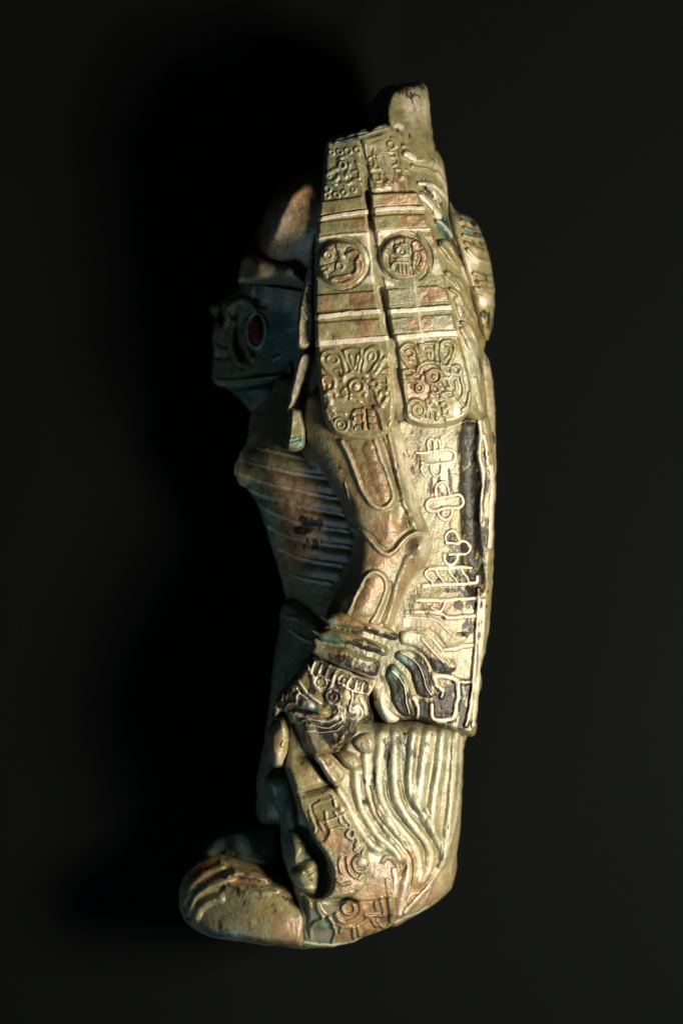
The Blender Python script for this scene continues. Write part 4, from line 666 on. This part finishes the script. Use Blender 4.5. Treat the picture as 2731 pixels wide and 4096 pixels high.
carve('hand', K(205, 420, 240, 350, 300, 260, 420, 170, 500, 280, 530, 400, 525, 520, 505, 650, 450, 770, 412, 850, 335, 858, 280, 842, 235, 700, 202, 560), [(1090, 2900, 800), (1140, 2900, 850), (1110, 3030, 820)], z0=700, R=42, blur=12, step=2.1, floor=640, base=(0, 0, .12, .15),
      feats=[R_(K(400, 560, 430, 510, 490, 500, 510, 560, 480, 620, 420, 760, 400, 840), 6, 9, col='p', cv=.5), GR(K(500, 530, 490, 590), 5, 10), BU(K(470, 440), 8, 8, 6), R_(K(420, 570, 470, 590), 5, 7)], stains_and_light=[ST(K(290, 520), 26, 50, 'b', .75), ST(K(370, 720), 40, 50, 'p', .35), ST(K(420, 300), 50, 40, 't', .4)])

# ------------------------------------------------------------------ skirt feathers
sk = [X5(600, 290, 650, 370, 690, 460, 740, 540, 790, 610, 840, 650), X5(705, 190, 715, 300, 740, 410, 790, 500, 850, 580, 920, 640, 970, 700), X5(765, 90, 770, 250, 800, 370, 850, 460, 920, 560, 980, 630, 1015, 700, 1020, 780, 1000, 870, 978, 960, 970, 1040),
      X5(860, -40, 835, 200, 850, 330, 900, 440, 960, 520, 1030, 600, 1070, 680, 1085, 760, 1075, 850), X5(940, -40, 930, 200, 950, 350, 1000, 440, 1070, 540, 1130, 620, 1152, 690, 1140, 780, 1105, 840), X5(1048, -40, 1025, 180, 1028, 300, 1060, 370, 1110, 450, 1160, 540, 1200, 620, 1222, 700, 1215, 745),
      X5(1135, -40, 1110, 120, 1090, 260, 1075, 390), X5(1220, -40, 1200, 150, 1175, 320, 1160, 470, 1165, 545), X5(1305, -40, 1290, 200, 1270, 400, 1250, 560, 1232, 700), X5(1338, 0, 1328, 200, 1312, 400, 1280, 560, 1240, 700, 1200, 780, 1150, 860, 1080, 940, 1000, 1030)]
skw = [22, 21, 22, 25, 23, 20, 24, 22, 18, 13]
sf = [R_(p_, w_*1.25, 17, mx=False) for p_, w_ in zip(sk, skw)]+[R_(p_, w_*.7, 1, col='p', cv=.62) for p_, w_ in zip(sk, skw)]
sf += [R_(p_[2:-1]+np.array([7.0, -4.0]), 5, 4, col='p', cv=.5) for p_ in sk[3:6]]
sf += [GR(X5(785, 280, 825, 430, 895, 530, 985, 640, 1032, 720, 1025, 850, 985, 1000), 9, 18), GR(X5(1318, 420, 1290, 560, 1250, 700, 1150, 840, 1060, 930), 6, 12), GR(X5(870, 250, 900, 380, 1000, 510, 1100, 640, 1110, 750), 9, 12), GR(X5(960, 250, 1010, 410, 1100, 520, 1180, 650), 8, 10),
       R_(N(540, 360, 560, 500, 550, 650, 540, 700), 10, 10, col='p', cv=.7), R_(N(480, 700, 520, 850, 510, 1050), 12, 15, col='b'), R_(N(440, 720, 450, 850, 430, 1000), 7, 12), R_(N(640, 900, 700, 780, 760, 690, 880, 660, 1000, 610), 7, 10, col='p', cv=.6), R_(N(790, 960, 880, 850, 950, 740, 990, 640), 8, 10, col='p', cv=.4),
       R_(N(380, 730, 390, 850, 430, 900), 8, 12), GR(N(640, 900, 700, 800), 8, 14), R_(N(560, 1060, 700, 990, 850, 950, 960, 880), 7, 9, col='p', cv=.9), R_(N(450, 480, 470, 640), 7, 8, col='p', cv=.4), R_(N(490, 500, 510, 640), 6, 7, col='p', cv=.4), GR(N(610, 430, 660, 380, 690, 320), 7, 12), R_(N(400, 250, 440, 200, 520, 220, 590, 320, 600, 400), 9, 10)]
carve('feather_skirt', V(800, 1640, 862, 1652, 960, 1650, 1066, 1670, 1066, 1700, 1065, 1780, 1062, 1850, 1060, 1905, 1053, 1955, 1049, 2010, 1038, 2048, 1012, 2075, 975, 2100, 930, 2124, 903, 2136, 860, 2120, 780, 2060, 740, 1980, 740, 1850, 760, 1740),
      [(1450, 3000, 850), (1650, 3000, 840), (1800, 3000, 780), (1450, 3300, 850), (1650, 3300, 830), (1800, 3300, 750), (1480, 3550, 840), (1620, 3550, 800), (1760, 3500, 700), (1600, 3650, 760)], z0=500, R=62, power=2.2, blur=14, mirror=470, step=1.9, feats=sf, base=(0, 0, .3, 0),
      stains_and_light=[ST(X5(980, 60), 26, 80, 'd', .5), ST(X5(890, 100), 14, 60, 'd', .6), ST(X5(815, 260), 10, 70, 'd', .6), ST(X5(750, 370), 12, 12, 'd', .6), ST(X5(890, 270), 14, 30, 'd', .5), ST(X5(1060, 100), 20, 60, 'd', .35),
              ST(X5(880, 900), 120, 130, 'b', 1.0), ST(X5(1060, 900), 100, 70, 'b', 1.0), ST(X5(1000, 700), 60, 60, 'b', .7), ST(X5(1300, 820), 16, 60, 'b', .9), ST(X5(1080, 620), 80, 60, 'b', .4), ST(X5(1250, 850), 40, 40, 'b', .5), ST(X5(820, 690), 30, 24, 'p', .8)])

# ------------------------------------------------------------------ legs, greave, feet
carve('leg', V(625, 1640, 700, 1640, 800, 1720, 850, 1850, 890, 1950, 900, 2060, 860, 2140, 740, 2172, 690, 2172, 670, 2050, 650, 1960, 672, 1860, 650, 1760), [(1160, 2950, 790), (1300, 3120, 825), (1400, 3250, 790), (1200, 3350, 735), (1300, 3450, 740), (1450, 3450, 780), (1250, 3620, 780), (1200, 3720, 770), (1450, 3650, 780)],
      z0=600, R=40, step=3.5, floor=430, base=(.15, 0, 0, .2))
carve('thigh', K(500, 260, 620, 430, 760, 690, 890, 880, 1000, 1030, 1000, 1075, 860, 1110, 700, 1150, 575, 1175, 520, 1060, 460, 900, 440, 840, 470, 700), [(1180, 3000, 810), (1260, 3100, 860), (1220, 3160, 858)], z0=770, R=30, blur=8, step=2.2, floor=620, base=(0, 0, 0, .15),
      stains_and_light=[ST(K(600, 620), 26, 60, 't', .5), ST(K(500, 900), 30, 30, 'd', .4), ST(K(650, 780), 40, 26, 'd', .35)], feats=[R_(K(570, 1172, 700, 1140, 860, 1100, 980, 1060), 7, 9, col='p', cv=.5)])
carve('shin', V(606, 1800, 622, 1775, 660, 1772, 690, 1830, 705, 1900, 745, 1975, 700, 2020, 655, 1990, 645, 1950, 640, 1880, 620, 1840), [(1080, 3200, 700), (1180, 3250, 760), (1200, 3450, 780)], z0=600, R=60, blur=14, step=3, floor=500, base=(0, 0, 0, .6), feats=[R_(K(240, 900, 280, 1150, 350, 1400), 10, 10)])
shf = [R_(L(275, 95, 430, 60, 620, 5), 6, 8, col='p', cv=.7), GR(L(550, 150, 460, 220, 465, 290, 520, 400, 530, 520, 500, 570), 6, 11), R_(L(430, 300, 470, 420, 510, 500, 490, 560), 8, 9), R_(L(480, 220, 560, 170, 640, 150, 720, 120), 7, 6), R_(L(630, 300, 640, 380, 620, 420, 560, 420, 600, 520), 6, 9, col='p', cv=.2),
       R_(L(650, 410, 760, 370, 870, 310, 920, 290), 6, 10, col='p', cv=.5), R_(L(700, 520, 800, 490, 900, 490, 950, 450), 6, 9, col='p', cv=.4), R_(L(490, 620, 540, 690, 620, 680, 690, 590, 700, 520, 650, 450), 9, 11), RING(L(1085, 945), 34, 8, 13, col='p', cv=.3), BU(L(1095, 920), 18, 18, 13, col='p'),
       R_(L(900, 880, 910, 970, 930, 1040, 1000, 1110), 8, 10), R_(L(820, 880, 810, 960, 830, 1050), 8, 8), R_(L(1000, 770, 1060, 720, 1100, 690, 1130, 760, 1100, 800), 7, 12, col='p', cv=.5), R_(L(920, 540, 900, 590, 960, 630, 1000, 540, 960, 500, 900, 560), 8, 13, col='p', cv=.5), R_(L(1000, 560, 1040, 650, 1010, 720), 9, 12, col='p', cv=.4),
       R_(L(740, 150, 760, 220), 7, 12, col='p', cv=.7), BU(L(830, 260), 14, 12, 14, col='p'), R_(L(620, 60, 680, 60, 730, 100), 7, 9, col='p', cv=.5), R_(L(640, 30, 700, 30), 5, 6), R_(L(870, 350, 900, 400, 940, 440), 8, 12, col='p', cv=.5), R_(L(810, 380, 830, 440, 880, 460), 6, 10, col='p', cv=.3), R_(L(750, 300, 770, 330), 6, 9, col='p', cv=.5),
       R_(L(1050, 1130, 1090, 1100), 6, 9, col='p', cv=.6), R_(L(780, 1150, 860, 1200, 940, 1180), 7, 6), R_(L(640, 620, 700, 560), 6, 6)]
carve('greave', L(268, 95, 430, 62, 620, 5, 720, -10, 790, 60, 870, 165, 945, 290, 1000, 420, 1045, 520, 1110, 650, 1180, 770, 1208, 920, 1195, 1090, 1130, 1260, 1010, 1365, 800, 1400, 590, 1402, 670, 1270, 695, 1130, 680, 1010, 620, 880, 500, 680, 400, 500, 330, 380, 275, 220),
      [(1250, 3200, 860), (1350, 3220, 890), (1300, 3350, 890), (1420, 3400, 890), (1380, 3550, 890), (1460, 3550, 870)], z0=790, R=24, blur=5, step=1.9, floor=700, feats=shf, base=(0, 0, .08, .1),
      stains_and_light=[ST(L(750, 650), 90, 50, 'b', .9, 40), ST(L(900, 1000), 50, 80, 'b', .9), ST(L(920, 1110), 20, 14, 'b', 1.4), ST(L(700, 400), 70, 60, 'b', .4), ST(L(600, 800), 26, 110, 't', .5, -30), ST(L(850, 1250), 80, 30, 'b', .6), ST(L(400, 300), 40, 100, 't', .4)])
carve('thong_loop', L(145, 500, 240, 495, 340, 555, 385, 660, 412, 790, 350, 870, 262, 1000, 215, 940, 180, 800, 155, 650), [(1160, 3340, 780), (1190, 3400, 810)], z0=680, R=34, blur=8, step=2.2, floor=600, stains_and_light=[ST(L(190, 580), 26, 30, 't', .8), ST(L(380, 700), 10, 40, 'p', .5), ST(L(200, 680), 26, 8, 'd', .5)],
      feats=[GR(L(150, 660, 250, 660, 340, 700), 8, 8)])
carve('thong_knot', L(262, 1000, 330, 920, 420, 882, 515, 900, 568, 990, 580, 1120, 560, 1300, 530, 1385, 400, 1362, 300, 1290, 215, 1190, 190, 1060), [(1230, 3480, 840), (1210, 3560, 825)], z0=720, R=46, blur=12, step=2.1, floor=600, base=(0, 0, .05, .05),
      feats=[GR(L(380, 1060, 430, 1070, 490, 1030, 560, 1010), 8, 15), BU(L(500, 1100), 16, 16, 8), R_(L(260, 1240, 400, 1250, 540, 1240), 7, 5, col='p', cv=.5)])
bf = [RING(M(765, 700), 25, 7, 12, col='p', cv=.3), R_(M(610, 780, 640, 850, 700, 890, 800, 870, 890, 800, 925, 720, 920, 650, 880, 600), 10, 13), R_(M(520, 830, 570, 900, 580, 960), 8, 14, col='p', cv=.3), R_(M(620, 910, 720, 945, 850, 935, 950, 890, 1020, 820), 8, 10, col='p', cv=.3),
      R_(M(290, 1100, 290, 1000, 340, 900, 430, 860, 440, 820, 390, 740, 370, 650), 8, 10), R_(M(600, 960, 600, 1050, 560, 1150), 7, 10, col='p', cv=.3), R_(M(680, 960, 660, 1010), 8, 11, col='p', cv=.3), R_(M(820, 960, 840, 1100), 7, 11), R_(M(880, 950, 910, 1060), 7, 11, col='p', cv=.3), R_(M(1050, 840, 1080, 900, 1110, 940), 8, 12),
      R_(M(1120, 870, 1170, 930, 1210, 960), 9, 12, col='p', cv=.3), R_(M(980, 700, 975, 790, 1050, 800, 1200, 810), 8, 12), R_(M(1100, 640, 1120, 720), 9, 13, col='p', cv=.3), R_(M(1170, 590, 1200, 700, 1210, 780), 9, 13, col='p', cv=.3), R_(M(1270, 580, 1290, 750, 1300, 890), 12, 14), R_(M(280, 650, 290, 700), 7, 8),
      BU(M(420, 930), 26, 20, 9), R_(M(400, 640, 420, 720, 470, 780), 6, 7), R_(M(160, 1150, 400, 1180, 600, 1190, 760, 1170, 920, 1110), 8, 7, col='p', cv=.7), R_(M(440, 632, 600, 640, 760, 620, 900, 580, 1100, 565, 1220, 560), 6, 7, col='p', cv=.8)]
carve('ankle_band', M(190, 560, 300, 575, 420, 590, 560, 632, 800, 600, 900, 575, 1200, 555, 1330, 545, 1360, 700, 1345, 900, 1310, 960, 1200, 1015, 1060, 1070, 930, 1112, 800, 1175, 600, 1225, 400, 1250, 200, 1240, 130, 1200, 150, 1150, 215, 950, 235, 800, 215, 650),
      [(1230, 3650, 800), (1350, 3650, 845), (1500, 3620, 840), (1250, 3760, 770), (1400, 3740, 800), (1550, 3680, 790)], z0=690, R=20, power=2.4, blur=5, step=2.0, floor=400, feats=bf, gain=1.25, base=(.2, 0, 0, .05),
      stains_and_light=[ST(M(1000, 750), 110, 90, 'b', 1), ST(M(800, 880), 80, 40, 'b', .9), ST(M(750, 1050), 80, 30, 'b', .8), ST(M(420, 1050), 50, 12, 'b', .8), ST(M(450, 920), 40, 40, 't', .6), ST(M(380, 1140), 60, 14, 't', .7), ST(M(330, 720), 20, 40, 't', .3)])
carve('foot', Q(118, 930, 132, 800, 180, 690, 260, 605, 350, 560, 470, 545, 600, 560, 740, 590, 840, 650, 950, 715, 1010, 740, 1110, 810, 1180, 870, 1200, 1000, 1180, 1130, 1160, 1230, 1150, 1266, 900, 1250, 600, 1216, 350, 1178, 225, 1120, 150, 1045),
      [(740, 3650, 560), (800, 3500, 560), (950, 3450, 610), (1100, 3500, 690), (1200, 3600, 750), (850, 3650, 660), (1000, 3600, 730), (1150, 3650, 785), (1000, 3730, 735), (1200, 3740, 785), (850, 3720, 670)], z0=470, R=64, blur=12, mirror=440, step=2.3, power=2.3, base=(.34, .14, 0, .12),
      feats=[R_(Q(165, 900, 200, 800, 270, 720, 360, 650, 460, 610), 24, 22, mx=False), R_(Q(215, 950, 260, 850, 350, 775, 450, 720, 560, 660), 26, 30, mx=False), R_(Q(250, 1010, 300, 930, 380, 870, 450, 850), 26, 24, mx=False),
             R_(Q(540, 680, 620, 655, 740, 672, 820, 700), 22, 26, mx=False), R_(Q(320, 800, 400, 768, 470, 740, 520, 705), 8, 12), R_(Q(240, 940, 300, 895, 400, 875), 8, 12),
             GR(Q(170, 960, 220, 860, 300, 775, 400, 705, 500, 650), 9, 26), GR(Q(205, 1030, 250, 940, 340, 860, 430, 820, 480, 770), 10, 30), GR(Q(330, 640, 430, 590), 9, 14),
             R_(Q(540, 745, 660, 790, 800, 800, 950, 760), 14, 12, col='p', cv=.2), GR(Q(540, 700, 680, 730, 840, 730, 900, 700), 16, 15), BU(Q(610, 655), 14, 12, 10), R_(Q(210, 1118, 350, 1165, 600, 1200, 900, 1232, 1100, 1245), 7, 7, col='p', cv=.6)],
      stains_and_light=[ST(Q(850, 960), 100, 60, 'b', .5), ST(Q(1000, 1080), 80, 60, 'b', .7), ST(Q(900, 1190), 120, 14, 'b', .9), ST(Q(650, 700), 120, 40, 'b', .7), ST(Q(320, 1130), 40, 14, 'b', 1), ST(Q(500, 1130), 130, 30, 't', .6), ST(Q(450, 850), 100, 60, 't', .4), ST(Q(300, 650), 100, 60, 'b', .8), ST(Q(700, 1000), 150, 70, 'b', .35), ST(Q(600, 880), 150, 50, 't', .4)])
carve('foot', Q(260, 640, 300, 540, 400, 420, 540, 340, 740, 292, 900, 300, 985, 380, 1000, 600, 900, 720, 600, 700), [(850, 3400, 480), (1000, 3340, 560), (1100, 3400, 600)], z0=400, R=90, blur=16, floor=200, step=4, base=(.1, 0, 0, .7), feats=[R_(Q(500, 520, 700, 555, 890, 570), 16, 18)])

# ------------------------------------------------------------------ cloth
def cloth():
    n = 260; m = 340; xs = np.linspace(-.45, .45, n); ys = np.linspace(-.55, .55, m); X, Y = np.meshgrid(xs, ys)
    Z = .0035*np.exp(-((X+.055-.35*(Y-.1))/.012)**2)*(Y > 0)*np.clip(Y/.1, 0, 1)+.002*np.exp(-((X+.015-.3*(Y-.1))/.01)**2)*np.clip(Y/.15, 0, 1)
    Z += .0015*vnoise(X*1e4, Y*1e4, 900)+.0006*vnoise(X*1e4, Y*1e4, 260)-.0032
    V_ = np.c_[X.ravel(), Y.ravel(), Z.ravel()]
    i = np.arange(n*m).reshape(m, n); q = np.c_[i[:-1, :-1].ravel(), i[:-1, 1:].ravel(), i[1:, 1:].ravel(), i[1:, :-1].ravel()]
    me = bpy.data.meshes.new('cloth'); me.from_pydata(V_.tolist(), [], q.tolist()); me.polygons.foreach_set('use_smooth', np.ones(len(q), bool))
    mt = bpy.data.materials.new('black_cotton'); mt.use_nodes = True; nt = mt.node_tree; bs = nt.nodes['Principled BSDF']
    tc = nt.nodes.new('ShaderNodeNewGeometry').outputs['Position']
    nt.links.new(mixc(nt, noise(nt, tc, 900, 3), (.0027, .0034, .0031), (.0036, .0044, .0040)), bs.inputs['Base Color'])
    bs.inputs['Roughness'].default_value = .95; bs.inputs['Specular IOR Level'].default_value = .03
    b = nt.nodes.new('ShaderNodeBump'); b.inputs['Strength'].default_value = .3; b.inputs['Distance'].default_value = .0004
    nt.links.new(noise(nt, tc, 1500, 2), b.inputs['Height']); nt.links.new(b.outputs[0], bs.inputs['Normal'])
    me.materials.append(mt); o = bpy.data.objects.new('cloth', me); sc.collection.objects.link(o); o['kind'] = 'structure'
cloth()
